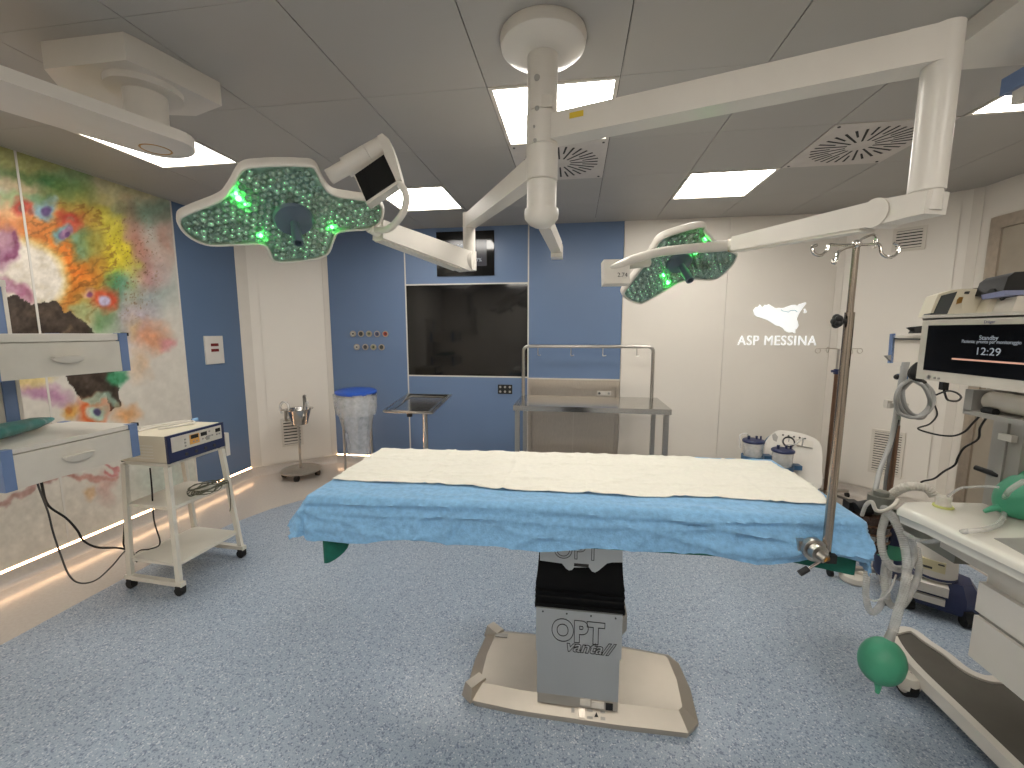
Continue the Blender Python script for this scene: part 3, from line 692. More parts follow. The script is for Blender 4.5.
# ---- right, smaller lamp
t = thing('surgical_lamp', (cx, cy, z1), 'smaller tilted surgical lamp with green lights, hung on the long elbowed arm', 'surgical lamp', 'surgical lamps')
OR = [zz(x, y, 560, 180, 4) for x, y in ((250, 458), (270, 425), (300, 385), (345, 325), (372, 280), (405, 236), (480, 205), (578, 183), (584, 205), (612, 240), (650, 268), (708, 292), (708, 315), (690, 345), (645, 388), (603, 404), (530, 402), (480, 412), (440, 435), (345, 490), (315, 497), (272, 482))]
lamp_head(t, (679, 262), 2.14, (.17, .81, .55), OR, ((706, 240, .006), (668, 283, .010), (697, 252, .008), (664, 276, .007), (690, 256, .006)), .030, .066, .14, .032, 5)
za = P(556, 132, y=cy).z; pe = P(943, 48, z=za)
d = (V((pe.x, pe.y, 0))-V((cx, cy, 0))).normalized()
b = MB(); bar(b, V((cx, cy, za))+d*.05, V((pe.x, pe.y, za)), .085, .088, .08, .09, .012); ea = obj('extension_arm', b, M['white'], t)
b = MB(); q0 = V((cx, cy, za))+d*.115; s_ = V((d.y, -d.x, 0))
b.box((-.022, -.010, 0), (.03, .010, .0012), T=frame(q0+s_*.0435+V((0, 0, .018))+d*.03, d, V((0, 0, 1)))); obj('sticker', b, M['yellow'], ea, 'yellow sticker')
zb0 = P(931, 192, y=pe.y).z; zt0 = za+.05
b = MB(); b.cyl((pe.x, pe.y, zt0), (pe.x, pe.y, zb0), .041, seg=36, bev=.008)
b.box((-.085, -.0405, zt0-.0955), (0, .0405, zt0-.004), .012, T=Matrix.Translation(V((pe.x, pe.y, 0))) @ Matrix.Rotation(math.atan2(d.y, d.x), 4, 'Z'))
obj('drop_tube', b, M['white'], t)
pk = V((pe.x, pe.y, zb0-.02))
b = MB(); b.cyl((pe.x, pe.y, zb0+.005), (pe.x, pe.y, zb0-.055), .037, seg=30, bev=.008)
p1 = P(737, 244, D=1.93); p0 = V((pe.x, pe.y, zb0-.035)); dd = (p1-p0).normalized(); sd = dd.cross(V((0, 0, 1))).normalized()
bar(b, p0-dd*.03, p0+dd*.12, .075, .06, .07, .075, .016, seg=3); b.cyl(p0+dd*.11-sd*.04, p0+dd*.11+sd*.04, .043, seg=32, bev=.006); obj('knuckle', b, M['white'], t)
b = MB(); bar(b, p0+dd*.1, p1, .07, .076, .062, .062, .014, seg=3); sa = obj('spring_arm', b, M['white'], t)
b = MB(); bar(b, p0+dd*.16-V((0, 0, .036)), p1-V((0, 0, .028)), .058, .02, .05, .014, .005); obj('arm_cover', b, M['cream'], sa)
b = MB(); b.cyl(p1-dd*.002, p1+dd*.035, .032, .028, bev=.004); obj('swivel', b, M['cream'], t)
b = MB(); b.cyl(p1+dd*.035, p1+dd*.05, .0285, bev=.002); obj('swivel_ring', b, M['brass'], t, 'brass coloured swivel ring')
yk = [p1+dd*.045, P(712, 247, D=1.98), P(685, 249, D=1.99), P(658, 252.5, D=1.98), P(634, 259, D=1.97), P(621, 264, D=1.97), P(610, 268, D=1.98)]
b = MB(); b.tube(yk, [.026, .024, .022, .021, .02, .017, .013], seg=14); obj('yoke', b, M['white'], t)
b = MB(); q0, q1 = P(603.5, 260, D=1.98), P(629, 284, D=1.98); c_ = (q0+q1)/2; Tb = frame(c_, rt+up*.02, up)
w, h = (q1-q0).dot(rt)/2, -(q1-q0).dot(up)/2
b.box((-w, -h, -.05), (w, h, .012), .012, T=Tb); bx = obj('control_box', b, M['white'], t)
b = MB(); b.cyl(P(615, 266, D=2.0), P(648, 262, D=2.08), .024, seg=24, bev=.004); obj('pivot_tube', b, M['white'], t)
text_mesh('2.74', .028, frame(P(622.5, 275, D=1.965), rt, up), M['dgrey'], 'control_marks', bx)

# ================================================================ CEILING SUPPLY BOOMS
t = thing('ceiling_boom', P(140, 98, z=2.5), 'white ceiling supply boom over the mural, boxy cover and flat arm', 'ceiling boom')
zb1 = 2.555
fp = [P(44, 69, z=zb1), P(126, 60, z=zb1), P(140, 66, z=zb1), P(222, 106, z=zb1), P(196, 116, z=zb1), P(80, 112, z=zb1)]
b = MB(); b.prism([(v.x, v.y) for v in fp], zb1, ZC, .012); obj('boom_cover', b, M['white'], t)
hb = P(146, 102, z=2.5)
b = MB(); b.lathe([(0, .03), (.13, .03), (.13, .004), (.075, 0), (.07, -.16), (0, -.16)], (hb.x, hb.y, zb1-.03), seg=40); obj('hub', b, M['white'], t)
za_, zh = 2.33, .045
e0 = P(163, 148, z=za_); e1 = P(-40, 83, z=za_)
dr_ = (e1-e0).normalized()
b = MB(); sd = V((-dr_.y, dr_.x, 0)); W_ = .14
pts = []
for a in range(0, 181, 15):
    an = math.radians(a-90); pts.append(e0+(-dr_)*math.cos(an)*W_*.75+sd*math.sin(an)*W_)
L_ = e0+dr_*1.35
pts += [L_+sd*W_, L_-sd*W_]
b.prism([(v.x, v.y) for v in pts], za_, za_+zh, .018); obj('boom_arm', b, M['white'], t)
rg = P(156, 150, z=za_-.002)
b = MB(); b.lathe([(.05, 0), (.054, -.002), (.058, 0), (.054, .002), (.05, 0)], (rg.x, rg.y, za_), seg=30); obj('cover_ring', b, M['brass'], t)
bx_ = L_-dr_*.16
b = MB(); b.cyl((bx_.x, bx_.y, za_), (bx_.x, bx_.y, 1.9), .07, bev=.005); obj('drop_tube', b, M['white'], t)
# right boom, only its canopy and a blue-ended arm reach into view
t = thing('ceiling_boom', P(1000, 22, z=2.6), 'ceiling boom at the picture edge above the monitor, arm end with blue cap', 'ceiling boom')
rc = P(1030, 18, z=2.6)
b = MB(); b.prism([(rc.x+dx, rc.y+dy) for dx, dy in ((-.13, -.3), (.3, -.3), (.3, .26), (-.05, .26), (-.13, .15))], 2.585, ZC, .012); obj('boom_cover', b, M['white'], t)
b = MB(); b.cyl((rc.x+.1, rc.y-.05, 2.59), (rc.x+.1, rc.y-.05, 2.46), .07, bev=.004); obj('hub', b, M['white'], t)
ae = P(1012, 86, D=1.62)
b = MB(); b.box((ae.x+.02, ae.y-.55, ae.z-.06), (ae.x+.3, ae.y+.02, ae.z+.05), .03, 3); obj('boom_arm', b, M['white'], t)
b = MB(); b.box((ae.x+.002, ae.y-.2, ae.z-.012), (ae.x+.05, ae.y+.05, ae.z+.05), .02, 3); b.box((ae.x+.01, ae.y-.02, ae.z-.01), (ae.x+.3, ae.y+.05, ae.z+.05), .02, 3); obj('blue_end_cap', b, M['blue_trim'], t, 'blue end cap')
# ================================================================ OPERATING TABLE
t = thing('operating_table', (.03, 1.72, 0), 'steel operating table on one column with a low steel foot plate', 'operating table')
def loft(rings, T=None, cap0=True, cap1=True):
    b = MB(); prev = None; n = len(rings[0][0])
    for pts, z in rings:
        r = [b.bm.verts.new((p[0], p[1], z) if T is None else T @ V((p[0], p[1], z))) for p in pts]
        if prev:
            for i in range(n): b.bm.faces.new((prev[i], prev[(i+1) % n], r[(i+1) % n], r[i]))
        elif cap0: b.bm.faces.new(r[::-1])
        prev = r
    if cap1: b.bm.faces.new(prev)
    return b
def inset(poly, d):
    N = len(poly); ar = sum(poly[i][0]*poly[(i+1) % N][1]-poly[(i+1) % N][0]*poly[i][1] for i in range(N)); s_ = 1 if ar > 0 else -1; out = []
    for i in range(N):
        p, a, q = V(poly[i]), V(poly[i-1]), V(poly[(i+1) % N]); e1 = (p-a).normalized(); e2 = (q-p).normalized()
        n1 = V((-e1.y, e1.x))*s_; n2 = V((-e2.y, e2.x))*s_; m = (n1+n2).normalized(); k = max(.4, m.dot(n1)); o = p+m*(d/k); out.append((o.x, o.y))
    return out
bo = [(-.39, 1.525), (-.2, 1.508), (.2, 1.503), (.455, 1.508), (.505, 1.56), (.515, 1.72), (.50, 1.86), (.465, 1.905), (.2, 1.935), (-.2, 1.95), (-.385, 1.95), (-.415, 1.915), (-.435, 1.74), (-.432, 1.57)]
b = loft([(inset(bo, .008), 0.0), (inset(bo, .006), .012), (bo, .016), (bo, .03), (inset(bo, .058), .068)])
obj('foot_plate', b, M['opt_base'], t, angle=12)
for (x, y, a) in ((-.393, 1.578, 52), (-.37, 1.905, -38)):
    b = MB(); T = Matrix.Translation(V((x, y, 0))) @ Matrix.Rotation(math.radians(a), 4, 'Z')
    b.prism([(-.052, -.03), (.052, -.03), (.052, .03), (-.052, .03)], .02, .078, .006, T=T, top_scale=.72); obj('corner_block', b, M['opt_base'], t)
b = MB(); b.box((-.36, 1.85, .07), (-.30, 1.875, .074), .002); obj('foot_plate_slot', b, M['grey_pl'], t)
# column cover
fy = 1.515
cov = [(-.128, fy), (.193, fy), (.193, 1.86), (-.128, 1.86)]
b = MB(); b.box((-.124, fy+.004, .07), (.19, 1.86, .118), .003); obj('column_foot', b, M['opt_base'], t)
b = MB(); b.box((-.126, fy, .116), (.191, 1.86, .33), .004); b.box((-.131, fy-.002, .30), (.197, 1.865, .484), .004); cvr = obj('column_cover', b, M['opt_grey'], t)
b = MB(); b.prism([(.197, 1.56), (.225, 1.6), (.225, 1.75), (.197, 1.8)], .36, .43, .004); obj('side_housing', b, M['opt_base'], t)
b = MB()
for k in range(4):
    x = -.105+k*.092; b.cyl((x, fy-.004, .47), (x, fy, .47), .0035, seg=8)
obj('screws', b, M['dgrey'], cvr)
Tt = frame((.038, fy-.0035, .345), (1, 0, 0), (0, 0, 1))
text_mesh('OPT', .118, frame((.03, fy-.0035, .395), (1, 0, 0), (0, 0, 1)), M['etch'], 'lettering', cvr, outline=.0015, spacing=1.05, sx=.84, bold=.006)
text_mesh('vanta//', .066, frame((.072, fy-.0035, .335), (1, 0, 0), (0, 0, 1)), M['etch'], 'lettering', cvr, outline=.0011, shear=.3, sx=1.0, bold=.002)
b = MB(); b.box((.145, fy-.002, .078), (.172, fy+.01, .104), .002); obj('socket_cover', b, M['black'], t)
b = MB(); b.box((.09, fy-.001, .08), (.138, fy+.01, .106), .001); b.box((.045, fy+.0, .083), (.085, fy+.01, .112), .001); obj('info_plate', b, M['lgrey'], t)
for (x, w_, dz) in ((-.005, .014, 0), (.075, .022, .004), (.075, .022, -.008), (.125, .018, .004), (.125, .018, -.008)):
    pass
Tb = frame((.03, 1.5195, .0465), (1, 0, 0), (0, .78, .62))
b = MB()
for (x, y, w, h) in ((-.012, .004, .012, .016), (.055, .011, .022, .008), (.055, -.012, .022, .008), (.105, .011, .018, .008), (.105, -.010, .018, .010)):
    b.box((x-w/2, y-h/2, 0), (x+w/2, y+h/2, .0014), T=Tb)
obj('warning_marks', b, M['grey_pl'], t)
b = MB(); b.prism([(.072, -.008), (.088, -.008), (.08, .008)], 0, .0016, T=Tb); obj('warning_triangle', b, M['black'], t)
b = MB(); b.prism([(.012, -.017), (.034, -.017), (.036, .02), (.010, .02)], 0, .006, .003, T=Tb); obj('pedal_recess', b, M['steel_dark'], t)
# bellows and head plate
b = MB()
rg = []
base_ = [(-.131, fy+.012), (.199, fy+.012), (.199, 1.855), (-.131, 1.855)]
zs = [.475, .482, .50, .504, .525, .529, .55, .554, .58, .60, .64, .70, .76]
dd = [.002, .006, .007, .001, .006, .001, .006, .0, .004, .0, -.004, -.008, -.014]
b = loft([(inset(base_, -d), z) for z, d in zip(zs, dd)]); obj('bellows', b, M['blackbag'], t, 'black folded bellows', angle=50)
hp = [(540.5, 549), (622, 550), (622.5, 562), (612, 562), (607, 563), (598, 570.5), (595, 572), (592, 571), (589, 567), (574, 567), (572, 569.5), (569, 570), (566, 568), (562, 563), (540, 560)]
q = [P(px, py, y=fy-.005) for px, py in hp]
zt_ = .80
pts = [(v.x, v.z) for v in q[2:]]+[(q[0].x, zt_), (q[1].x, zt_)]
T = frame((0, fy-.005, 0), (1, 0, 0), (0, 0, 1)); b = MB(); b.prism(pts, -.02, .003, .001, T=T); hd = obj('head_plate', b, M['opt_grey'], t)
text_mesh('OPT', .1, frame((.02, fy-.0085, P(578, 550.5, y=fy).z), (1, 0, 0), (0, 0, 1)), M['etch'], 'lettering', hd, outline=.0014, sx=.9)
b = MB(); v0 = P(574, 562, y=fy); b.box((v0.x, fy-.009, v0.z-.012), (v0.x+.055, fy-.006, v0.z), .001); obj('slot', b, M['dark'], hd)
# top frame, rails, mattress
def topz(x): return .925+.018*x
b = MB(); b.box((-.25, 1.5, .755), (.33, 2.0, .80), .006); b.box((-.95, 1.52, .80), (.88, 2.05, .835), .006); obj('top_frame', b, M['steel'], t)
b = MB(); b.box((-.95, 1.465, .80), (.9, 1.477, .83), .002); b.box((-.95, 2.085, .80), (.9, 2.097, .83), .002)
for x in (-.7, -.1, .3, .75): b.cyl((x, 1.475, .815), (x, 1.53, .815), .008); b.cyl((x, 2.04, .815), (x, 2.088, .815), .008)
obj('side_rail', b, M['steel'], t)
for xa, xb in ((-1.01, -.52), (-.51, .30), (.31, .92)):
    z_ = topz((xa+xb)/2)
    b = MB(); b.box((xa, 1.475, .835), (xb, 2.09, z_-.022), .025, 3); obj('mattress_pad', b, M['black'], t)
# ---------------------------------------------------------------- cloths
XA, XB, YA, YBk = -1.03, .93, 1.462, 2.10
def cloth(s, t_, lift, r, flare, seed, wr, hang_end=.95):
    x0, y0 = min(max(s, XA), XB), min(max(t_, YA), YBk); dx, dy = s-x0, t_-y0
    h = math.hypot(dx, dy); z = topz(x0)+lift; L = r*PI/2
    h0 = h
    if h > 0 and dx and dy: h *= 1-(.55 if dx < 0 else .3)*abs(dx*dy)/(h0*h0)
    if h < 1e-6: out = drop = 0.; ux = uy = 0.
    else:
        ux, uy = dx/h0, dy/h0
        if h < L: out, drop = r*math.sin(h/r), r*(1-math.cos(h/r))
        else: out, drop = r+(flare+(.42 if ux < -.3 else 0)*abs(ux))*(h-L), r+(h-L)*(hang_end-(.06*abs(ux) if ux < 0 else 0))
    p = V((x0+ux*out, y0+uy*out, z-drop))
    n = noise.noise(V((s*3, t_*7, seed)))*.6+noise.noise(V((s*9, t_*14, seed+4)))*.4
    rid = 1-abs(noise.noise(V((s*4.2+t_*5, t_*9-s*1.5, seed+9))))*2
    rid2 = 1-abs(noise.noise(V((s*2.1-t_*4, t_*6+s*2, seed+19))))*2
    rid3 = 1-abs(noise.noise(V((s*8+t_*11, t_*15-s*6, seed+29))))*2.2
    w = n*.4+max(0, rid)**5*.7+max(0, rid2)**6*.6+max(0, rid3)**6*.35
    if h < 1e-6: p.z += w*wr*.25
    else:
        k = min(1, h/.06); nrm = V((ux, uy, .15)); p += nrm*(w*wr*k)
    return p, h, ux, uy
def drape_fn(u, v):
    s = -1.03-.17+u*(.93+.20+1.03+.17); fl = .186-.03*u+.012*math.sin(u*17)+.006*math.sin(u*41+1)
    fl -= .010*math.exp(-((u-.5)/.12)**2)
    if u > .80: fl -= .035*math.exp(-((u-.875)/.04)**2)
    t0, t1 = YA-fl, 2.10+.09
    t_ = t0+v*(t1-t0)
    p, h, ux, uy = cloth(s, t_, .003, .014, .12, 3.3, .017)
    if uy < -.3 and h > 0:
        kk = .75+.5*noise.noise(V((s*2.5, 3, 8)))
        p.y += (-.011*math.exp(-((h-.028-.006*math.sin(s*5))/.006)**2)+.008*math.exp(-((h-.052)/.009)**2)-.009*math.exp(-((h-.070-.005*math.sin(s*7+1))/.006)**2))*kk
        if s > .25: p.y -= .016*math.exp(-((h-.015-(s-.25)*.15)/.010)**2)*min(1, (s-.25)/.2)
        for sx_, a in ((-.45, .010), (.02, .006), (.38, .012), (.62, .010)):
            p.y -= a*math.exp(-((s-sx_+.12*(h-.1))/.018)**2)*min(1, h/.08)
        if s > .45: p.y -= .028*math.exp(-((h-.10-(.93-s)*.08)/.025)**2)*min(1, (s-.45)/.3)
    return p
b = MB(); b.grid(drape_fn, 240, 110)
ds = obj('surgical_drape', b, M['drape'], None, 'crumpled light blue drape spread over the operating table', 'drape', angle=80, origin=(0, 1.75, .93))
cor = [P(331, 481.5, z=topz(-.95)), P(828, 507, z=topz(.88)), P(766, 463, z=topz(.9)), P(385, 446.5, z=topz(-.98))]
def pad_fn(u, v):
    a = cor[0].lerp(cor[1], u); c_ = cor[3].lerp(cor[2], u); p = a.lerp(c_, v)
    p.y += (.012*math.sin(u*9)+.007*math.sin(u*23+2))*(1-v)+.012*math.sin(v*7)*0
    if u > .82: p.y += -.02*(u-.82)/.18*(1-v)*0
    p.x += .05*math.sin(PI*v)*max(0, (u-.8)/.2)+.006*math.sin(v*14)
    x = min(max(p.x, XA), XB)
    pp, h, _, _ = cloth(min(p.x, XB+.06), max(p.y, YA+.01), .0085, .014, .12, 3.3, .017)
    n = noise.noise(V((p.x*5, p.y*6, 7)))
    cr = 0
    for cxx in (-.62, -.27, .07, .42, .70): cr += math.exp(-((p.x-cxx-.03*noise.noise(V((p.y*4, cxx, 1))))/.008)**2)
    for cyy in (1.70, 1.92): cr += math.exp(-((p.y-cyy-.03*noise.noise(V((p.x*3, cyy, 2))))/.009)**2)
    qx = math.sin(p.x*85)*math.sin(p.y*85)
    pp.z += n*.003+cr*.0048+qx*.0008+max(0, 1-abs(noise.noise(V((p.x*7-p.y*5, p.y*8, 31))))*2)**4*.005
    return pp
b = MB(); b.grid(pad_fn, 200, 80)
obj('absorbent_sheet', b, M['pad'], None, 'cream white quilted absorbent sheet lying on top of the blue drape', 'sheet', angle=80, solid=.002, origin=(0, 1.75, .94))
def green_fn(u, v):
    s = XA-.04+u*(XB+.05-XA+.06); fl = .168-.012*min(1, u*3)+.008*u
    if u < .043: fl -= .06
    elif u < .1: fl += .118*math.sqrt(max(0, 1-((u-.043)/.052)**2))
    t0, t1 = YA-fl, 2.10+.07
    t_ = t0+v*(t1-t0)
    p, h, ux, uy = cloth(s, t_, -.010, .010, .01, 5.1, .002)
    if uy < -.1 and h > 0: p.y += .014
    if u < .12 and uy < -.3 and h > .15: p.y += .05*math.sin((h-.15)*9)*0+.02*math.sin(u*90)
    if u > .86 and h > .1: p.z -= .05*(u-.86)/.14
    return p
b = MB(); b.grid(green_fn, 150, 70)
obj('green_sheet', b, M['green_cloth'], None, 'dark green cloth showing below the blue drape at the table corners', 'sheet', angle=80, origin=(0, 1.75, .92))

# ---------------------------------------------------------------- IV pole clamped on the table rail
pb = P(826.5, 549, y=1.395); px_, py_ = pb.x, pb.y
def pz(pyy): 
    best = min(((abs((lambda r: 384-((V((px_, py_, z))-CAM).dot(up)/(V((px_, py_, z))-CAM).dot(fw))*F-pyy)(0)), z) for z in [i*.002 for i in range(200, 1200)]))
    return best[1]
zlow, zmid, ztop = pz(552), pz(312), pz(243)
t = thing('iv_pole', (px_, py_, zlow), 'chrome infusion pole with four hooks clamped to the right end of the operating table', 'infusion pole')
b = MB(); b.cyl((px_, py_, zlow-.01), (px_, py_, zmid), .0128, bev=.002); obj('lower_tube', b, M['pole_steel'], t)
b = MB(); b.cyl((px_, py_, zmid-.01), (px_, py_, ztop), .0088, bev=.002); obj('upper_tube', b, M['pole_steel'], t)
b = MB(); kb = V((px_-.035, py_-.005, pz(321)))
b.cyl((px_, py_, kb.z), (px_-.025, py_-.003, kb.z), .008)
for k in range(5):
    a = 2*PI*k/5; b.ell(kb+V((0, math.cos(a)*.011, math.sin(a)*.011)), .011, u=10, v=8)
b.ell(kb, .014); obj('lock_knob', b, M['black'], t)
def hook(pts):
    b = MB(); b.tube(pts, .0042, seg=10); obj('hook', b, M['chrome'], t)
top = V((px_, py_, ztop-.005))
Dp = (top-CAM).dot(fw)
def hp_(px, py, dD=0): return P(px, py, D=Dp+dD)
hook([top, hp_(838, 245), hp_(829, 245), hp_(826.5, 251), hp_(820, 255.5), hp_(813.5, 253), hp_(812.5, 247), hp_(817, 245)])
hook([top, hp_(868, 244.5, .01), hp_(879, 244.5, .01), hp_(882, 254, .01), hp_(890, 257.5, .01), hp_(897.5, 253, .01), hp_(899, 246, .01), hp_(894, 243, .01)])
hook([top, hp_(846, 248, -.05), hp_(838.5, 252, -.1), hp_(837, 259, -.11), hp_(834.5, 263.5, -.11), hp_(833, 260, -.1)])
hook([top, hp_(862, 239, .06), hp_(872, 235, .12), hp_(876, 237, .14), hp_(876, 246, .14), hp_(873, 247, .13)])
b = MB(); b.ell(top+V((0, 0, .002)), .013); b.ell(hp_(834, 262.5, -.11), .006); b.cyl(hp_(875.5, 240, .14), hp_(875.5, 247, .14), .009); obj('hook_boss', b, M['chrome'], t)
b = MB(); ck = P(815.5, 551, y=1.385)
b.cyl(ck+V((.0, .022, 0)), ck, .036, bev=.006, seg=28); b.cyl(ck, ck-V((-.004, .02, 0)), .027, bev=.004, seg=28); b.cyl(ck-V((0, .018, 0)), ck+V((.012, -.035, -.006)), .016, seg=20)
b.box(ck+V((-.04, .02, -.02)), ck+V((-.015, .06, .02)), .006); obj('rail_clamp', b, M['steel'], t)
b = MB(); cb = P(826, 558, y=1.385); b.cyl(ck+V((.005, -.03, -.006)), cb+V((.005, .005, 0)), .012, seg=18, bev=.002); obj('clamp_screw', b, M['brass'], t)
b = MB(); b.box(cb+V((-.02, -.012, -.012)), cb+V((.025, .02, .016)), .008); b.box((px_-.02, py_-.02, zlow-.025), (px_+.02, py_+.02, zlow-.003), .008); obj('pole_socket', b, M['black'], t)
b = MB(); b.cyl(cb+V((-.005, -.004, 0)), P(806, 570, y=1.37), .0045); obj('lever', b, M['chrome'], t)
b = MB(); b.cyl(P(808, 568.5, y=1.37), P(799.5, 573.5, y=1.365), .0095, bev=.004); obj('lever_grip', b, M['black'], t)
# ================================================================ LEFT SIDE
XF = -2.15
def S(px, py): return P(px, py, x=XF)
yf_ = S(136.5, 428).y; yn = S(0, 455).y
t = thing('equipment_pendant', (XF-.2, (yf_+yn)/2, .9), 'white ceiling hung equipment pendant with two drawer shelves and blue corner profiles', 'equipment pendant')
XBk = XF-.42
def shelf(zt_, zg, zbm, hand, first):
    b = MB(); y0 = yn-(.02 if first else 0)
    b.box((XBk, yn, zg+.004), (XF-.006, yf_, zt_), .006); b.box((XBk, yn+.002, zbm+.012), (XBk+.012, yf_-.002, zt_), .003)
    sh = obj('shelf', b, M['white'], t)
    b = MB(); b.box((XBk+.01, yn+.03, zbm), (XF, yf_-.032, zg), .004); b.box((XBk+.02, yn+.02, zbm+.01), (XF-.02, yf_-.02, zg+.003)); obj('drawer', b, M['lgrey'], sh)
    for (ya, yb_) in ((yf_-.034, yf_+.002), (yn-.002, yn+.034)):
        b = MB(); b.box((XF-.03, ya, zbm-.002), (XF+.003, yb_, zt_+.002), .006); obj('corner_profile', b, M['blue_trim'], sh, 'blue corner profile')
        b = MB(); b.box((XBk-.003, ya, zbm-.002), (XBk+.03, yb_, zt_+.002), .006); obj('corner_profile', b, M['blue_trim'], sh, 'blue corner profile')
    b = MB(); b.box((XF-.03, yf_, zt_-.012), (XF+.001, yf_+.012, zt_+.004), .003); obj('corner_cap', b, M['black'], sh)
    h0, h1 = hand
    # cup pull
    b = MB(); yl, yr, zt2 = h0.y, h1.y, h0.z
    def pull(u, v):
        y = yl+(yr-yl)*u; k = math.sqrt(max(0, 1-(2*u-1)**2)); dz = -.028*v*(.25+.75*k); return V((XF+.002+.022*k*(1-v*.35)+.004, y, zt2+dz))
    b.grid(pull, 20, 5); b.box((XF, yl, zt2-.004), (XF+.024, yr, zt2+.002), .002); obj('drawer_handle', b, M['lgrey'], sh)
    return sh
up_sh = shelf(S(126, 333.5).z, S(126, 341).z, S(126, 370.5).z, (S(50.5, 357), S(83, 356)), True)
lo_sh = shelf(S(130, 425).z, S(129, 430).z, S(130, 457.5).z, (S(62, 457.5), S(92, 450.5)), False)
xc = XBk-.01
yc1 = P(21, 400, x=xc).y
ztop_ = P(12, 281, x=xc).z
b = MB(); b.box((xc-.14, yc1-.36, .9), (xc-.004, yc1-.012, ztop_-.03), .01); obj('column', b, M['lgrey'], t)
b = MB(); b.box((xc-.05, yc1-.06, .9), (xc+.004, yc1-.014, ztop_-.03), .008); obj('column_profile', b, M['blue_trim'], t, 'blue column profile')
b = MB(); b.box((xc-.05, yc1-.014, .9), (xc+.006, yc1, ztop_-.02), .003); b.box((xc-.15, yc1-.37, ztop_-.03), (xc+.01, yc1, ztop_), .006); obj('column_cap', b, M['white'], t)
b = MB(); b.box((xc-.14, .70, ztop_-.3), (xc-.01, yc1-.34, ztop_-.2), .02); b.box((xc-.14, .66, ztop_-.3), (-1.95, .80, ztop_-.2), .02); b.cyl((-2.02, .73, ztop_-.25), (-2.02, .73, 2.0), .06); obj('carrier_arm', b, M['white'], t)
for zz_ in (S(126, 345).z, S(130, 434).z):
    b = MB(); b.box((xc-.02, yn+.1, zz_-.05), (XBk+.03, yc1-.05, zz_+.0), .006); obj('shelf_bracket', b, M['lgrey'], t)
# teal packet on the lower shelf
zt_ = S(130, 425).z
b = MB(); A = P(-30, 437, z=zt_+.05); Bq = P(52, 419.5, z=zt_+.03)
pts = [A.lerp(Bq, k/7) for k in range(8)]
b.tube(pts, [.05, .052, .05, .048, .046, .044, .034, .014], seg=18)
for v in b.bm.verts: v.co.z = zt_+.004+max(0, v.co.z-zt_+.015)*.62
for v in b.bm.verts: v.co += V((noise.noise(v.co*14), noise.noise(v.co*14+V((5, 0, 0))), 0))*.012
obj('wrapped_packet', b, M['teal_bag'], None, 'teal wrapped packet lying on the lower pendant shelf', 'packet', origin=(A+Bq)/2, angle=60)

# ---------------------------------------------------------------- trolley with generator
XQ = -2.27
G = lambda px, py: P(px, py, x=XQ)
gy0, gy1 = G(167, 437).y, G(223, 424).y; gz1 = G(167, 437).z; gz0 = G(168, 463).z
t = thing('equipment_trolley', (-2.46, 2.2, 0), 'white steel trolley on four black casters by the mural wall', 'trolley')
fl_, fr_ = V((-2.285, 2.0, 0)), V((-2.255, 2.43, 0)); bl_, br_ = V((-2.645, 2.02, 0)), V((-2.62, 2.45, 0))
ft = {}
zt0 = gz0-.03
tops = [V((XQ-.03, gy0+.01, zt0)), V((XQ-.03, gy1-.0, zt0)), V((XQ-.33, gy0+.02, zt0)), V((XQ-.33, gy1-.0, zt0))]
for bt, tp in zip((fl_, fr_, bl_, br_), tops):
    b = MB(); bar(b, bt+V((0, 0, .075)), tp, .03, .022, bev=.004, upv=(0, 1, 0)); obj('leg', b, M['cream'], t)
    w_ = thing  # caster as one part per wheel
    b = MB(); c0 = bt+V((0, 0, .027)); b.cyl(c0-V((0, .014, 0)), c0+V((0, .014, 0)), .027, bev=.005, seg=22); b.box(c0+V((-.012, -.02, .0)), c0+V((.022, .02, .035)), .005); b.cyl(c0+V((.006, 0, .03)), c0+V((.006, 0, .06)), .007); obj('caster', b, M['black'], t)
for a_, b_ in ((fl_, bl_), (fr_, br_)):
    b = MB(); d = (a_-b_).normalized(); bar(b, b_-d*.03+V((0, 0, .072)), a_+d*.03+V((0, 0, .072)), .032, .026, bev=.004); obj('foot_rail', b, M['cream'], t)
def lvl(z):
    k = (z-.075)/(zt0-.075); return [bt.lerp(tp, k)+V((0, 0, 0)) for bt, tp in zip((fl_, fr_, bl_, br_), tops)]
zmid_ = P(170, 509, x=-2.30).z; zlo_ = P(177, 565, x=-2.29).z
for z, nm in ((zmid_, 'shelf'), (zlo_, 'shelf'), (zt0+.01, 'shelf')):
    q = lvl(z); b = MB(); b.prism([(q[i].x, q[i].y) for i in (0, 1, 3, 2)], z-.012, z+.006, .003); obj(nm, b, M['cream'], t)
b = MB(); hk = G(229, 436); b.box((XQ-.05, hk.y-.02, G(229, 456).z), (XQ-.012, hk.y+.012, G(229, 433).z), .012); b.box((XQ-.06, gy1-.02, gz0-.03), (XQ-.03, hk.y, gz0-.005), .003); obj('handpiece_holder', b, M['white'], t)
zt1 = zt0+.016
t = thing('electrosurgical_generator', (XQ-.18, (gy0+gy1)/2, zt1), 'beige electrosurgical generator with navy front bezel standing on the trolley', 'medical device')
b = MB(); b.box((XQ-.36, gy0, zt1+.008), (XQ-.015, gy1, gz1), .006); obj('casing', b, M['beige_dev'], t)
b = MB()
for k in range(5):
    z = zt1+.03+k*.018; b.box((XQ-.33, gy0-.001, z), (XQ-.10, gy0+.004, z+.005), .001)
obj('vent_slots', b, M['cream'], t)
b = MB(); b.box((XQ-.016, gy0-.002, zt1+.006), (XQ, gy1+.002, gz1+.002), .004); bz = obj('front_bezel', b, M['navy'], t, 'navy front bezel')
hh = gz1-zt1; L_ = gy1-gy0
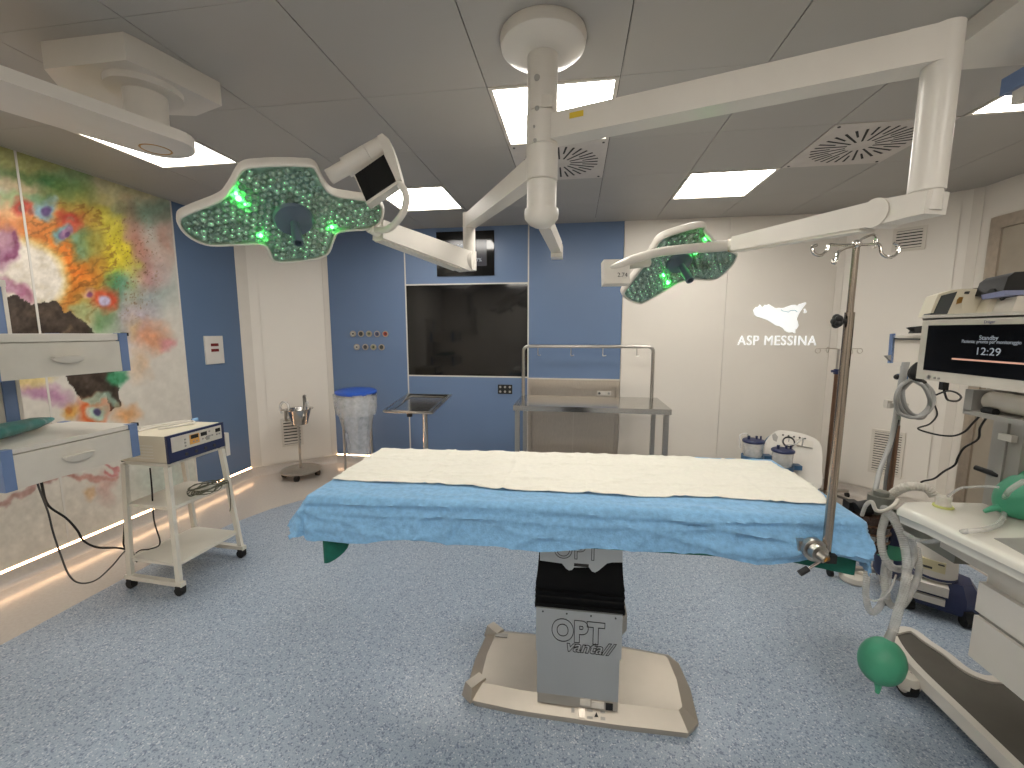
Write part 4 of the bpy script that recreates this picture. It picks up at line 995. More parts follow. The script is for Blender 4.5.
def onf(u0, u1, v0, v1, m, nm, d=.0025): 
    b = MB(); b.box((XQ-.001, gy0+L_*u0, zt1+hh*v0), (XQ+d, gy0+L_*u1, zt1+hh*v1), .001); return obj(nm, b, m, t)
onf(.05, .95, .40, .93, M['lgrey'], 'control_panel')
onf(.35, .52, .50, .86, M['orange_panel'], 'control_field', .004)
for (a, c_, e, f_) in ((.37, .50, .70, .84), (.55, .66, .70, .84), (.83, .92, .70, .84)): onf(a, c_, e, f_, M['dark'], 'display', .005)
for k, (a, e) in enumerate(((.26, .72), (.26, .6), (.26, .48), (.4, .56), (.46, .56), (.57, .56), (.62, .56), (.7, .6), (.75, .6), (.84, .58), (.89, .58), (.7, .78))): onf(a, a+.025, e, e+.055, M['grey_pl'], 'button', .005)
onf(.645, .70, .5, .66, M['grey_pl'], 'dial', .006)
for k in range(4):
    b = MB(); y = gy0+L_*(.28+.17*k); b.cyl((XQ-.002, y, zt1+hh*.2), (XQ+.004, y, zt1+hh*.2), .010, seg=14); obj('socket', b, M['dgrey'], t)
for (x, y) in ((XQ-.02, gy0+.015), (XQ-.02, gy1-.03), (XQ-.33, gy0+.015), (XQ-.33, gy1-.03)):
    b = MB(); b.cyl((x, y, zt1), (x, y, zt1+.012), .009, seg=14); obj('foot', b, M['black'], t)
# things lying on it
b = MB()
zg = gz1+.006
pts = [P(*p, z=zg+dz) for p, dz in (((138, 431), 0), ((150, 428), .0), ((165, 426), .004), ((180, 423), .012), ((192, 421), .012), ((194, 423.5), .006), ((184, 425), 0), ((170, 427.5), 0), ((158, 429), 0))]
b.tube(pts, .006, seg=8); pts2 = [P(*p, z=zg+.004) for p in ((140, 428), (156, 425), (172, 422.5), (186, 420.5), (190, 421))]; b.tube(pts2, .0055, seg=8)
ld = obj('electrode_lead', b, M['white'], None, 'white electrode lead lying on top of the beige generator', 'cable', origin=(XQ-.2, (gy0+gy1)/2, gz1))
b = MB(); e = P(192, 420.5, z=zg+.012); b.cyl(e, e+V((.012, .03, .003)), .011, bev=.002); obj('plug', b, M['skyblue'], ld, 'pale blue plug')
b = MB(); zc_ = zmid_+.012; rnd = random.Random(4)
cpt = P(207, 492, z=zc_); pts = []
for k in range(46):
    a = k*.83; pts.append(V((cpt.x+.06*math.cos(a)*(1+.4*rnd.random())+.03*rnd.uniform(-1, 1), cpt.y+.115*math.sin(a)*(.7+.5*rnd.random()), zc_+.001+abs(.022*math.sin(k*1.7))+.0006*k)))
b.tube(pts, .0032, seg=6, n=5)
cpl = P(229, 505, x=-2.262); b.tube([pts[-1], V((-2.262, cpt.y+.13, zc_+.03)), V((-2.25, cpl.y, zc_-.02)), V((-2.25, cpl.y, cpl.z)), V((-2.25, cpl.y-.01, cpl.z-.04))], .0032, seg=6)
obj('coiled_cable', b, mat('olive_cable', (92, 92, 76), .5), None, 'tangled olive cable coiled on the trolley middle shelf', 'cable', origin=cpt)
# cables by the wall
def floorcable(nm, pts, r, m, lab, xx=-2.72):
    b = MB(); q = []
    for p in pts:
        v = P(p[0], p[1], x=p[2] if len(p) > 2 else xx)
        if v.z < r: v = P(p[0], p[1], z=r+.001)
        q.append(v)
    b.tube(q, r, seg=8); return obj(nm, b, m, None, lab, 'cable', 'mains cables hanging by the mural', origin=q[-1])
floorcable('mains_cable', ((40, 470, -2.5), (42, 485, -2.55), (48, 505), (66, 518), (77, 530), (84, 541), (98, 547.5), (118, 548), (131, 551), (134, 556, -2.64)), .0055, M['black'], 'thick black cable hanging from the lower pendant shelf to the trolley')
floorcable('mains_cable', ((36, 470, -2.5), (38, 485, -2.55), (48, 512), (53, 532), (60, 553), (69, 575), (80, 583), (96, 580), (112, 566), (124, 552), (130, 549, -2.66)), .0042, M['dgrey'], 'thin dark cable looping down to the floor below the pendant shelf')
floorcable('mains_cable', ((128, 466, -2.6), (126, 500, -2.66), (124, 532, -2.68), (124, 546, -2.68), (132, 554, -2.66), (137, 562, -2.65)), .0045, M['black'], 'black cable running down the rear left trolley leg')
floorcable('mains_cable', ((150, 468, -2.5), (152, 490, -2.5), (154, 520, -2.5), (160, 543, -2.5), (150, 549, -2.52), (141, 550, -2.55), (136, 553, -2.6)), .004, M['black'], 'black cable hanging behind the trolley front leg')
# ================================================================ BACK WALL
def wp(px, py, d=0.0): return P(px, py, y=YB-d)
# big dark display
t = thing('wall_display', ((x1+x2)/2, YB, zb), 'large black wall display set flush in the blue wall', 'display')
b = MB(); b.box((x1+.008, YB-.001, zb+.008), (x2-.008, YB+.02, zt-.008), .002); obj('display_glass', b, M['screen'], t)
# small screen above
q0, q1 = wp(436.5, 232.5), wp(494.5, 275.5)
t = thing('wall_screen', ((q0.x+q1.x)/2, YB, q1.z), 'small dark wall clock screen above the big black display', 'screen')
b = MB(); b.box((q0.x, YB-.014, q1.z), (q1.x, YB-.002, q0.z), .003); obj('screen_frame', b, M['screen'], t)
a0, a1 = wp(443.5, 241), wp(487, 266)
b = MB(); b.box((a0.x, YB-.0155, a1.z), (a1.x, YB-.013, a0.z)); sp_ = obj('screen_panel', b, mat('screen_slate', (62, 62, 70), .15), t)
text_mesh('12.29', .075, frame(wp(456, 247.5, .0165), (1, 0, 0), (0, 0, 1)), M['wgrey_text'], 'screen_text', sp_)
text_mesh('7%', .05, frame(wp(479, 260, .0165), (1, 0, 0), (0, 0, 1)), M['wgrey_text'], 'screen_text', sp_)
# gas outlets
names = []
cols = [(206, 206, 200), (60, 60, 60), (150, 150, 120), (70, 80, 120), (170, 60, 50), (206, 206, 200), (70, 74, 84), (150, 156, 120), (66, 70, 66)]
pos = [(353.2, 333.8), (361.2, 333.8), (369.2, 333.8), (377.3, 333.9), (385.6, 333.9), (357, 347), (365.6, 347), (373.6, 347.1), (381.8, 347.2)]
place = ['first (white) gas outlet of the upper row on the blue wall', 'second (black) gas outlet of the upper row on the blue wall', 'third (olive) gas outlet of the upper row on the blue wall', 'fourth (blue) gas outlet of the upper row on the blue wall', 'fifth (red) gas outlet of the upper row nearest the display',
         'first (white) gas outlet of the lower row on the blue wall', 'second (slate) gas outlet of the lower row on the blue wall', 'third (pale green) gas outlet of the lower row on the blue wall', 'last (dark) gas outlet of the lower row nearest the display']
gm = [mat('outlet_%d' % i, c_, .4) for i, c_ in enumerate(cols)]
for (px, py), m_, lb in zip(pos, gm, place):
    q = wp(px, py)
    t = thing('gas_outlet', (q.x, YB, q.z), lb, 'gas outlet', 'round gas outlets on the blue wall')
    b = MB(); b.lathe([(.024, 0), (.036, 0), (.036, .008), (.033, .012), (.024, .012), (.024, 0)], (q.x, YB, q.z), (0, -1, 0), seg=24); obj('outlet_ring', b, M['steel_dark'], t)
    b = MB(); b.lathe([(0, 0), (.024, 0), (.024, .008), (.012, .008), (.012, .003), (0, .003)], (q.x, YB, q.z), (0, -1, 0), seg=20); obj('outlet_insert', b, m_, t)
    b = MB(); b.lathe([(0, .003), (.011, .003), (.007, .018), (0, .018)], (q.x, YB, q.z), (0, -1, 0), seg=14); obj('outlet_pin', b, M['dgrey'], t)
# socket panel
q0, q1 = wp(498, 384.5), wp(512.3, 394)
t = thing('socket_panel', ((q0.x+q1.x)/2, YB, q1.z), 'small black panel of six sockets left of the steel table rail', 'socket panel')
b = MB(); b.box((q0.x, YB-.008, q1.z), (q1.x, YB, q0.z), .003); obj('panel_plate', b, M['black'], t)
for i in range(3):
    for j in range(2):
        x = q0.x+(q1.x-q0.x)*(i+.5)/3; z = q1.z+(q0.z-q1.z)*(j+.5)/2
        b = MB(); b.cyl((x, YB-.011, z), (x, YB-.007, z), .013, seg=14); obj('socket', b, M['grey_pl'], t)
# steel built-in hatch
t = thing('wall_cabinet', ((x2+x3)/2, YB, .1), 'brushed steel cabinet built into the wall behind the steel table', 'cabinet')
xa, xb = x2+.004, x3-.004
zr1, zr0 = wp(575, 384).z, wp(575, 398.5).z
b = MB(); e = .035
b.box((xa, YB-.012, .1), (xa+e, YB+.012, zn-.008), .002); b.box((xb-e, YB-.012, .1), (xb, YB+.012, zn-.008), .002); b.box((xa+e, YB-.012, zr1), (xb-e, YB+.012, zn-.008), .002); b.box((xa+e, YB-.012, zr0-.14), (xb-e, YB+.012, zr0), .002)
obj('cabinet_frame', b, M['steel_dark'], t)
b = MB(); b.box((xa+e, YB+.008, zr0), (xb-e, YB+.0125, zr1)); b.box((xa+e, YB-.004, zr1-.05), (xb-e, YB+.01, zr1-.0), .004); obj('recess_back', b, M['steel_dark'], t)
xm = wp(573, 430).x
for a_, c_ in ((xa+e+.003, xm-.002), (xm+.002, xb-e-.003)):
    b = MB(); b.box((a_, YB-.014, .12), (c_, YB+.008, zr0-.145), .002); obj('cabinet_door', b, M['steel_dark'], t)
q0, q1 = wp(597, 391), wp(611, 395.5); b = MB(); b.box((q0.x, YB-.01, q1.z), (q1.x, YB+.01, q0.z), .003); cs = obj('control_strip', b, M['lgrey'], t)
for k in range(3):
    x = q0.x+(q1.x-q0.x)*(k+.5)/3; b = MB(); b.cyl((x, YB-.013, (q0.z+q1.z)/2), (x, YB-.009, (q0.z+q1.z)/2), .013, seg=14); obj('push_button', b, (M['dgrey'], M['white'], M['grey_pl'])[k], cs)
# steel work table with hook rail
zt_ = .9
f0, f1, r0_, r1_ = P(513, 405.5, z=zt_), P(671, 409, z=zt_), P(523, 395.5, z=zt_), P(655, 397.5, z=zt_)
xa, xb, ya, yb_ = f0.x, f1.x, f0.y, 4.27
t = thing('steel_work_table', ((xa+xb)/2, (ya+yb_)/2, 0), 'stainless steel work table with an overhead hook rail against the blue wall', 'table')
b = MB(); b.box((xa, ya, zt_-.045), (xb, yb_, zt_), .004); obj('table_top', b, M['steel_top'], t)
for x in (xa+.035, xb-.035):
    for y in (ya+.03, yb_-.03):
        b = MB(); b.box((x-.02, y-.02, .02), (x+.02, y+.02, zt_-.04), .003); b.cyl((x, y, 0), (x, y, .025), .016); obj('leg', b, M['steel'], t)
b = MB(); b.box((xa+.035, yb_-.045, .2), (xb-.035, yb_-.02, .235), .003)
for x in (xa+.035, xb-.035): b.box((x-.015, ya+.03, .2), (x+.015, yb_-.03, .235), .003)
obj('stretcher', b, M['steel'], t)
yr = yb_-.05
k0, k1 = P(523.5, 345.5, y=yr), P(653.5, 347.5, y=yr); zr = (k0.z+k1.z)/2; r_ = .05
pts = [V((k0.x, yr, zt_-.005)), V((k0.x, yr, zr-r_))]+[V((k0.x+r_-r_*math.cos(a), yr, zr-r_+r_*math.sin(a))) for a in (.4, .8, 1.2, 1.57)]
pts += [V((k1.x-r_+r_*math.sin(a), yr, zr-r_+r_*math.cos(a))) for a in (0, .4, .8, 1.2, 1.57)]+[V((k1.x, yr, zt_-.005))]
b = MB(); b.tube(pts, .0165, seg=14, smooth=False); obj('hook_rail', b, M['steel'], t)
for px in (538, 571, 603, 637):
    x = P(px, 346, y=yr).x; b = MB(); b.tube([V((x, yr, zr)), V((x, yr-.004, zr-.05)), V((x, yr-.008, zr-.085)), V((x+.012, yr-.02, zr-.092)), V((x+.03, yr-.03, zr-.085))], .0045, seg=8); obj('hook', b, M['steel'], t)
# mayo table
zt_ = .93
c4 = [P(*p, z=zt_) for p in ((384.5, 410), (432, 411.5), (450.5, 394.5), (408.5, 393.5))]
cxm, cym = sum(v.x for v in c4)/4, sum(v.y for v in c4)/4
t = thing('instrument_stand', (cxm, cym, 0), 'steel instrument stand with an empty dark tray near the wall display', 'instrument stand')
pl = [(v.x, v.y) for v in c4]
b = loft([(inset(pl, .05), zt_-.018), (inset(pl, .05), zt_-.014), (inset(pl, .012), zt_), (pl, zt_), (pl, zt_-.022), (inset(pl, .04), zt_-.024)][::1], cap0=True, cap1=False); obj('tray', b, M['steel_top'], t)
b = MB()
n_ = 4
ptsr = [V((x, y, zt_-.008)) for x, y in inset(pl, -.004)]; b.tube(ptsr, .010, seg=10, closed=True, smooth=False); obj('tray_frame', b, M['steel'], t)
pl0 = P(425, 420, y=c4[0].y+.1)
b = MB(); b.cyl((pl0.x, pl0.y, .05), (pl0.x, pl0.y, zt_-.02), .021, bev=.003); obj('post', b, M['chrome'], t)
b = MB(); b.cyl((pl0.x-.06, pl0.y, zt_-.03), (pl0.x+.06, pl0.y, zt_-.03), .012); kx = P(409.5, 411, y=c4[0].y+.02); b.cyl((kx.x, kx.y, zt_-.05), (kx.x, kx.y, zt_-.012), .022, seg=16); obj('clamp_knob', b, M['black'], t)
b = MB(); b.box((pl0.x-.3, pl0.y-.02, .05), (pl0.x+.3, pl0.y+.02, .08), .005); b.box((pl0.x-.3, pl0.y-.02, .05), (pl0.x-.26, pl0.y+.4, .08), .005); b.box((pl0.x+.26, pl0.y-.02, .05), (pl0.x+.3, pl0.y+.4, .08), .005); obj('foot_frame', b, M['steel'], t)
for x, y in ((-.28, 0), (.28, 0), (-.28, .38), (.28, .38)):
    b = MB(); b.cyl((pl0.x+x-.012, pl0.y+y, .025), (pl0.x+x+.012, pl0.y+y, .025), .025, seg=18, bev=.004); b.cyl((pl0.x+x, pl0.y+y, .03), (pl0.x+x, pl0.y+y, .055), .008); obj('caster', b, M['black'], t)
# kick-bucket style basin stand
bc = P(301, 469.5, z=.075)
t = thing('basin_stand', (bc.x, bc.y, 0), 'small steel basin on a single pole with round wheeled base', 'basin stand')
b = MB(); b.lathe([(0, .065), (.195, .065), (.2, .07), (.2, .08), (.19, .086), (.03, .092), (0, .092)], (bc.x, bc.y, 0), seg=40); obj('base', b, M['steel'], t)
for a in (20, 110, 200, 290):
    x, y = bc.x+.165*math.cos(math.radians(a)), bc.y+.165*math.sin(math.radians(a)); b = MB(); b.cyl((x-.016, y, .03), (x+.016, y, .03), .03, seg=20, bev=.006); b.cyl((x, y, .035), (x, y, .068), .01); obj('caster', b, M['black'], t)
zb_ = P(302, 424, y=bc.y).z; zr_ = P(302, 409, y=bc.y).z
b = MB(); b.cyl((bc.x, bc.y, .085), (bc.x, bc.y, zb_+.005), .0125, seg=16); obj('pole', b, M['steel'], t)
b = MB(); b.lathe([(0, 0), (.075, 0), (.082, .01), (.118, zr_-zb_-.008), (.14, zr_-zb_), (.142, zr_-zb_+.004), (.116, zr_-zb_), (.075, .014), (0, .012)], (bc.x+.02, bc.y, zb_), seg=40); obj('basin', b, M['steel_top'], t)
b = MB(); z0 = zr_; b.tube([(bc.x-.0, bc.y+.13, z0-.03), (bc.x-.0, bc.y+.13, z0+.08), (bc.x+.005, bc.y+.12, z0+.115), (bc.x+.03, bc.y+.11, z0+.125)], [.018, .017, .016, .012], seg=12); obj('handle', b, M['steel'], t)
b = MB(); hx = bc.x-.13; b.box((hx-.05, bc.y-.03, zr_-.02), (hx+.05, bc.y+.03, zr_-.008), .003); b.box((hx+.005, bc.y-.04, zr_-.13), (hx+.03, bc.y-.015, zr_-.02), .006); obj('side_bracket', b, M['steel_dark'], t)
b = MB(); b.tube([(hx-.04, bc.y-.02, zr_-.05), (hx-.05, bc.y-.02, zr_+.03), (hx, bc.y-.03, zr_+.075), (hx+.05, bc.y-.03, zr_+.05), (hx+.06, bc.y-.04, zr_-.03), (hx+.05, bc.y-.04, zr_-.10)], .012, seg=10)
obj('clear_hose', b, M['tube'], t); b = MB()
b.tube([(bc.x+.07, bc.y+.02, zr_-.02), (bc.x+.10, bc.y+.02, zr_+.07), (bc.x+.125, bc.y+.01, zr_+.05), (bc.x+.12, bc.y, zr_-.03)], .009, seg=10)
obj('clear_hose', b, M['tube'], t)
# waste bag stand
bc = V((-2.13, 3.93, 0))
lid = P(356, 392, y=bc.y)
bc.x = lid.x; zl_ = lid.z
t = thing('waste_bag_stand', bc, 'waste bag stand with bright blue lid and hanging clear bag', 'waste bag stand')
b = MB(); b.lathe([(0, -.012), (.195, -.012), (.203, -.004), (.203, .008), (.19, .016), (.1, .022), (0, .024)], (bc.x, bc.y, zl_), (.03, -.06, 1), seg=40); obj('lid', b, M['blue_lid'], t)
b = MB(); b.lathe([(.185, 0), (.2, 0), (.2, .012), (.185, .012), (.185, 0)], (bc.x, bc.y, zl_-.03), seg=40); obj('bag_ring', b, M['steel'], t)
for dx in (-.09, .1):
    b = MB(); b.cyl((bc.x+dx, bc.y-.11+(.0 if dx < 0 else .2), .05), (bc.x+dx, bc.y-.11+(.0 if dx < 0 else .2), zl_-.02), .0125, seg=14); obj('upright', b, M['steel'], t)
b = MB(); b.lathe([(0, .045), (.2, .045), (.21, .055), (.2, .075), (0, .08)], (bc.x, bc.y, 0), seg=36); obj('base', b, M['steel'], t)
for a in (45, 135, 225, 315):
    x, y = bc.x+.17*math.cos(math.radians(a)), bc.y+.17*math.sin(math.radians(a)); b = MB(); b.cyl((x-.012, y, .024), (x+.012, y, .024), .024, seg=18, bev=.004); b.cyl((x, y, .03), (x, y, .05), .008); obj('caster', b, M['black'], t)
def crumple(prof, seed, amp):
    b = MB(); b.lathe(prof, (bc.x, bc.y, 0), seg=48)
    for v in b.bm.verts:
        a = math.atan2(v.co.y-bc.y, v.co.x-bc.x); n = noise.noise(V((math.cos(a)*3+seed, math.sin(a)*3, v.co.z*2.5)))+.6*noise.noise(V((math.cos(a)*9, math.sin(a)*9+seed, v.co.z*4))); k = 1+amp*n
        v.co.x = bc.x+(v.co.x-bc.x)*k; v.co.y = bc.y+(v.co.y-bc.y)*k
    return b
b = crumple([(.203, zl_-.01), (.205, zl_-.08), (.2, zl_-.16), (.19, zl_-.225)], 1, .07); obj('bag_collar', b, M['clear'], t)
b = crumple([(.192, zl_-.03), (.17, zl_-.2), (.14, zl_-.35), (.115, zl_-.5), (.10, zl_-.66), (.02, zl_-.69)], 5, .16); obj('bag', b, M['clear'], t)
# lettering with the island outline
t0 = wp(776.5, 341)
sg = thing('wall_sign', (t0.x, YB, t0.z), 'white raised lettering and island outline on the pale back wall', 'sign')
tm = wp(815.5, 341).x-wp(737, 341).x
tx = text_mesh('ASP MESSINA', .135, frame((t0.x, YB-.006, wp(776, 341).z), (1, 0, 0), (0, 0, 1)), M['wtext'], 'lettering', sg, depth=.004, shear=.0, bold=.0, spacing=1.12)
bb = [v.co.x for v in tx.data.vertices]; wd = max(bb)-min(bb); mxx = (max(bb)+min(bb))/2
for v in tx.data.vertices: v.co.x = (v.co.x-mxx)*tm/wd+(wp(776.3, 341).x-t0.x)
isl = [(238, 205), (262, 178), (290, 172), (300, 150), (312, 160), (322, 178), (342, 170), (352, 152), (375, 158), (392, 146), (408, 158), (430, 170), (455, 188), (480, 192), (500, 182), (520, 190), (560, 182), (600, 165), (630, 155), (665, 152), (685, 168), (705, 146), (740, 138), (768, 128), (776, 140), (752, 165), (735, 190), (712, 222), (690, 262), (675, 300), (690, 330), (697, 365), (680, 392), (662, 405), (664, 445), (640, 430), (600, 435), (560, 418), (545, 392), (510, 370), (465, 362), (425, 335), (385, 308), (350, 296), (300, 278), (268, 270), (246, 250)]
T = frame((0, YB-.008, 0), (1, 0, 0), (0, 0, 1))
pts = [wp(730+x*100/1024, 290+y*70/717) for x, y in isl]
b = MB(); b.prism([(v.x, v.z) for v in pts], -.008, .002, T=T); ish = obj('island_outline', b, M['wtext'], sg)
pts = [wp(730+x*100/1024, 290+y*70/717) for x, y in ((752, 200), (766, 192), (768, 206), (780, 214), (778, 232), (764, 238), (752, 228), (764, 216))]
b = MB(); b.prism([(v.x, v.z) for v in pts], -.008, .002, T=T); obj('islet', b, M['wtext'], sg)
pts = [wp(730+x*100/1024, 290+y*70/717, .011) for x, y in ((520, 200), (545, 216), (575, 218), (600, 230), (622, 204), (640, 214), (660, 204), (690, 224))]
b = MB(); b.tube(pts, .004, seg=6); obj('border_line', b, mat('sign_line', (150, 172, 184), .4), ish)
# ---------------------------------------------------------------- suction unit by the right corner
yq = 4.02
c0 = P(793, 455, y=yq)
t = thing('suction_unit', (c0.x, yq, 0), 'white suction unit with round gauge and two blue-lidded canisters behind the table end', 'suction unit')
Tf = frame(P(797, 447, y=yq), V((.93, -.3, -.10)), V((.18, .42, .86)))
fp = [(-.25, -.30), (.30, -.36), (.32, -.1), (.30, .12), (.24, .17), (-.05, .215), (-.18, .20), (-.24, .13)]
Tfi = Tf.inverted(); nf = Tf.to_3x3() @ V((0, 0, 1)); of = Tf.to_translation()
fp = [(Tfi @ P(px, py, pl=(of, nf))) for px, py in ((765, 447), (768, 438), (774, 432.5), (781, 430.3), (798, 432.5), (812, 437), (819, 442), (822, 450), (822, 468), (820, 488), (795, 492), (768, 480), (764, 465))]
fp = [(v.x, v.y) for v in fp]
b = MB(); b.prism([(p.x, p.y) for p in catmull([V((x, y, 0)) for x, y in fp], 4, True)], -.1, .0, .02, 3, T=Tf); hs = obj('housing', b, M['white'], t)
b = MB(); b.prism([(p.x*1.05, p.y*1.04) for p in catmull([V((x, y, 0)) for x, y in fp], 4, True)], -.2, -.1, .02, 3, T=Tf); obj('rear_shell', b, mat('slate_shell', (92, 116, 132), .4), t)
def fpt(px, py): return P(px, py, pl=(of, nf))
b = MB(); b.lathe([(.038, 0), (.05, 0), (.05, .014), (.045, .018), (.038, .014), (.038, 0)], fpt(788.5, 442), Tf.to_3x3() @ V((0, 0, 1)), seg=30); ga = obj('gauge_ring', b, M['dgrey'], t)
b = MB(); b.lathe([(0, 0), (.038, 0), (.038, .006), (0, .006)], fpt(788.5, 442), Tf.to_3x3() @ V((0, 0, 1)), seg=24); obj('gauge_face', b, M['white'], ga)
gl_ = Tfi @ fpt(788.5, 442); b = MB(); b.box((gl_.x-.002, gl_.y, .006), (gl_.x+.002, gl_.y+.033, .009), T=Tf); obj('gauge_needle', b, M['black'], ga)
b = MB(); b.prism([((Tfi @ fpt(*p)).x, (Tfi @ fpt(*p)).y) for p in ((772, 435), (775, 433), (778, 437), (776.5, 442), (773, 440))], 0, .003, T=Tf); obj('control_field', b, M['grey_pl'], t)
b = MB(); vb = Tfi @ fpt(806, 444); b.box((vb.x-.07, vb.y-.03, 0), (vb.x+.05, vb.y+.03, .02), .008, T=Tf); obj('valve_block', b, M['lgrey'], t)
for k in range(5):
    b = MB(); kp = fpt(783+k*5.5, 435+k*.9); b.cyl(kp-nf*.002, kp+nf*.004, .008, seg=10); obj('button', b, M['dgrey'], t)
b = MB(); b.cyl(Tf @ V((.03, -.2, -.1)), (c0.x+.03, yq+.12, .1), .03); obj('stem', b, M['steel'], t)
b = MB(); b.box((c0.x-.22, yq-.1, .06), (c0.x+.25, yq+.22, .1), .015); obj('base', b, M['lgrey'], t)
for x, y in ((-.19, -.07), (.22, -.07), (-.19, .19), (.22, .19)):
    b = MB(); b.cyl((c0.x+x-.013, yq+y, .03), (c0.x+x+.013, yq+y, .03), .03, seg=18, bev=.004); b.cyl((c0.x+x, yq+y, .035), (c0.x+x, yq+y, .062), .008); obj('caster', b, M['black'], t)
for (px, py, yy, lab) in ((753.5, 441, yq-.05, 'farther suction canister'), (783, 450.5, yq-.14, 'nearer suction canister')):
    q = P(px, py, y=yy); r = .082
    b = MB(); b.lathe([(r+.004, 0), (r+.008, .004), (r+.008, .018), (r, .026), (.03, .034), (0, .034), (0, .0), (r+.004, 0)], (q.x, q.y, q.z-.012), seg=32); cl_ = obj('canister_lid', b, M['navy'], t, 'blue canister lid')
    for m_, s_ in ((-.045, .012), (.02, .010), (.055, .008)):
        b = MB(); b.cyl((q.x+m_, q.y-.01, q.z+.015), (q.x+m_, q.y-.01, q.z+.05), s_, seg=12); obj('hose_port', b, M['navy'], cl_)
    b = MB(); b.lathe([(r, 0), (r*.92, -.17), (r*.85, -.18), (0, -.18)], (q.x, q.y, q.z-.01), seg=32); obj('canister', b, M['clear'], t)
    b = MB(); b.lathe([(r*.86, -.10), (r*.84, -.165), (0, -.17), ], (q.x, q.y, q.z-.01), seg=28); obj('canister_liner', b, M['clear'], t)
    b = MB(); b.lathe([(r+.004, -.16), (r+.01, -.16), (r+.01, -.12), (r+.004, -.12), (r+.004, -.16)], (q.x, q.y, q.z-.01), seg=28); b.box((q.x+r-.02, q.y-.01, q.z-.17), (q.x+r+.08, q.y+.06, q.z-.13), .006); obj('canister_holder', b, mat('holder_blue', (58, 92, 124), .4), t)
b = MB(); q = P(753, 441, y=yq-.05); b.tube([(q.x-.045, q.y-.01, q.z+.05), (q.x-.07, q.y-.02, q.z+.07), (q.x-.12, q.y-.02, q.z+.05), (q.x-.11, q.y-.02, q.z-.06)], .006, seg=8); obj('suction_hose', b, M['tube'], t); b = MB(); q2 = P(783, 450, y=yq-.14); b.tube([(q2.x+.02, q2.y-.01, q2.z+.05), (q2.x+.1, q2.y, q2.z+.06), (q2.x+.18, q2.y+.06, q2.z+.10), (q2.x+.20, q2.y+.1, q2.z+.02)], .006, seg=8); obj('suction_hose', b, M['tube'], t)
# second infusion stand in the corner
sx_, sy_ = P(832, 420, y=4.15).x, 4.15
def szz(py): return P(832, py, y=4.15).z
zt_ = szz(349)
t = thing('infusion_stand', (sx_, sy_, 0), 'slim bronze toned infusion stand in the corner behind the suction unit', 'infusion stand')
b = MB(); b.cyl((sx_, sy_, .03), (sx_, sy_, szz(372)), .016, seg=16); obj('lower_tube', b, M['brown_steel'], t)
b = MB(); b.cyl((sx_, sy_, szz(374)), (sx_, sy_, zt_), .010, seg=14); obj('upper_tube', b, M['steel'], t)
b = MB(); b.cyl((sx_, sy_, szz(374)), (sx_, sy_, szz(369)), .024, seg=18, bev=.004); b.cyl((sx_, sy_, szz(371)), (sx_-.05, sy_-.02, szz(371)), .012); obj('clamp_collar', b, M['navy'], t)
for dx, dy in ((-.17, 0), (.17, 0), (0, -.17), (0, .17)):
    b = MB(); e = V((sx_+dx, sy_+dy, zt_+.005)); d = V((dx, dy, 0)).normalized()
    b.tube([V((sx_, sy_, zt_)), V((sx_+dx*.5, sy_+dy*.5, zt_+.004)), e], .0035, seg=8)
    cyc = [e+V((0, 0, -.02))+d*.022*math.sin(a)+V((0, 0, .022*math.cos(a))) for a in [i*.6 for i in range(10)]]; b.tube(cyc, .0035, seg=8, smooth=False); obj('hook', b, M['steel_dark'], t)
for k in range(5):
    a = 2*PI*k/5+.3; e = V((sx_+.24*math.cos(a), sy_+.24*math.sin(a), .06)); b = MB(); bar(b, V((sx_, sy_, .075)), e, .03, .022, bev=.005); obj('foot', b, M['steel'], t)
    b = MB(); b.cyl(e+V((-.01, 0, -.035)), e+V((.01, 0, -.035)), .025, seg=16, bev=.004); b.cyl(e+V((0, 0, -.03)), e, .008); obj('caster', b, M['black'], t)
# ================================================================ ANAESTHESIA MACHINE
ZT = .87
t = thing('anesthesia_machine', (1.65, 1.35, 0), 'white anaesthesia machine with drawers, worktop, footrest and big monitor at the right edge', 'anaesthesia machine')
def W2(px, py): v = P(px, py, z=ZT); return (v.x, v.y)
fe = [W2(897.5, 506), W2(925, 517), W2(964, 535), W2(1000, 551.5), W2(1024, 562.5)]
e4 = fe[-1]; dxe, dye = e4[0]-fe[-2][0], e4[1]-fe[-2][1]
k_ = (e4[1]-.82)/-dye
near = (e4[0]+dxe*k_*.6, .82)
far = [W2(903, 500.6), W2(930, 500)]
outl = [near]+fe[::-1]+[far[0], far[1], (2.02, far[1][1]+.04), (2.02, .82)]
b = loft([(inset(outl, .03), ZT-.07), (inset(outl, .012), ZT-.066), (inset(outl, .008), ZT-.04), (inset(outl, .0), ZT-.034), (outl, ZT-.016), (inset(outl, .006), ZT-.005), (inset(outl, .018), ZT)]); obj('worktop', b, M['white_gloss'], t, angle=50)
rc_ = [W2(994, 538.5), W2(1024, 538), (2.0, 1.2), (1.95, .95), (W2(1060, 575)[0], W2(1060, 575)[1])]
b = MB(); b.prism(rc_, ZT-.01, ZT+.0015, .0); obj('worktop_recess', b, M['grey_pl'], t, 'grey recessed tray')
XD = 1.42
yd = P(979, 581, x=XD).y
zd1, zd2, zd3 = P(979, 581, x=XD).z, P(974, 611, x=XD).z, P(968, 655, x=XD).z
b = MB(); b.box((XD-.03, .84, ZT-.135), (2.0, yd+.13, ZT-.062), .01); b.box((XD+.02, .84, zd3+.004), (2.0, yd-.004, ZT-.13), .006); b.box((1.72, .84, .16), (2.0, yd-.05, zd3+.01), .006); obj('cabinet', b, M['lgrey'], t)
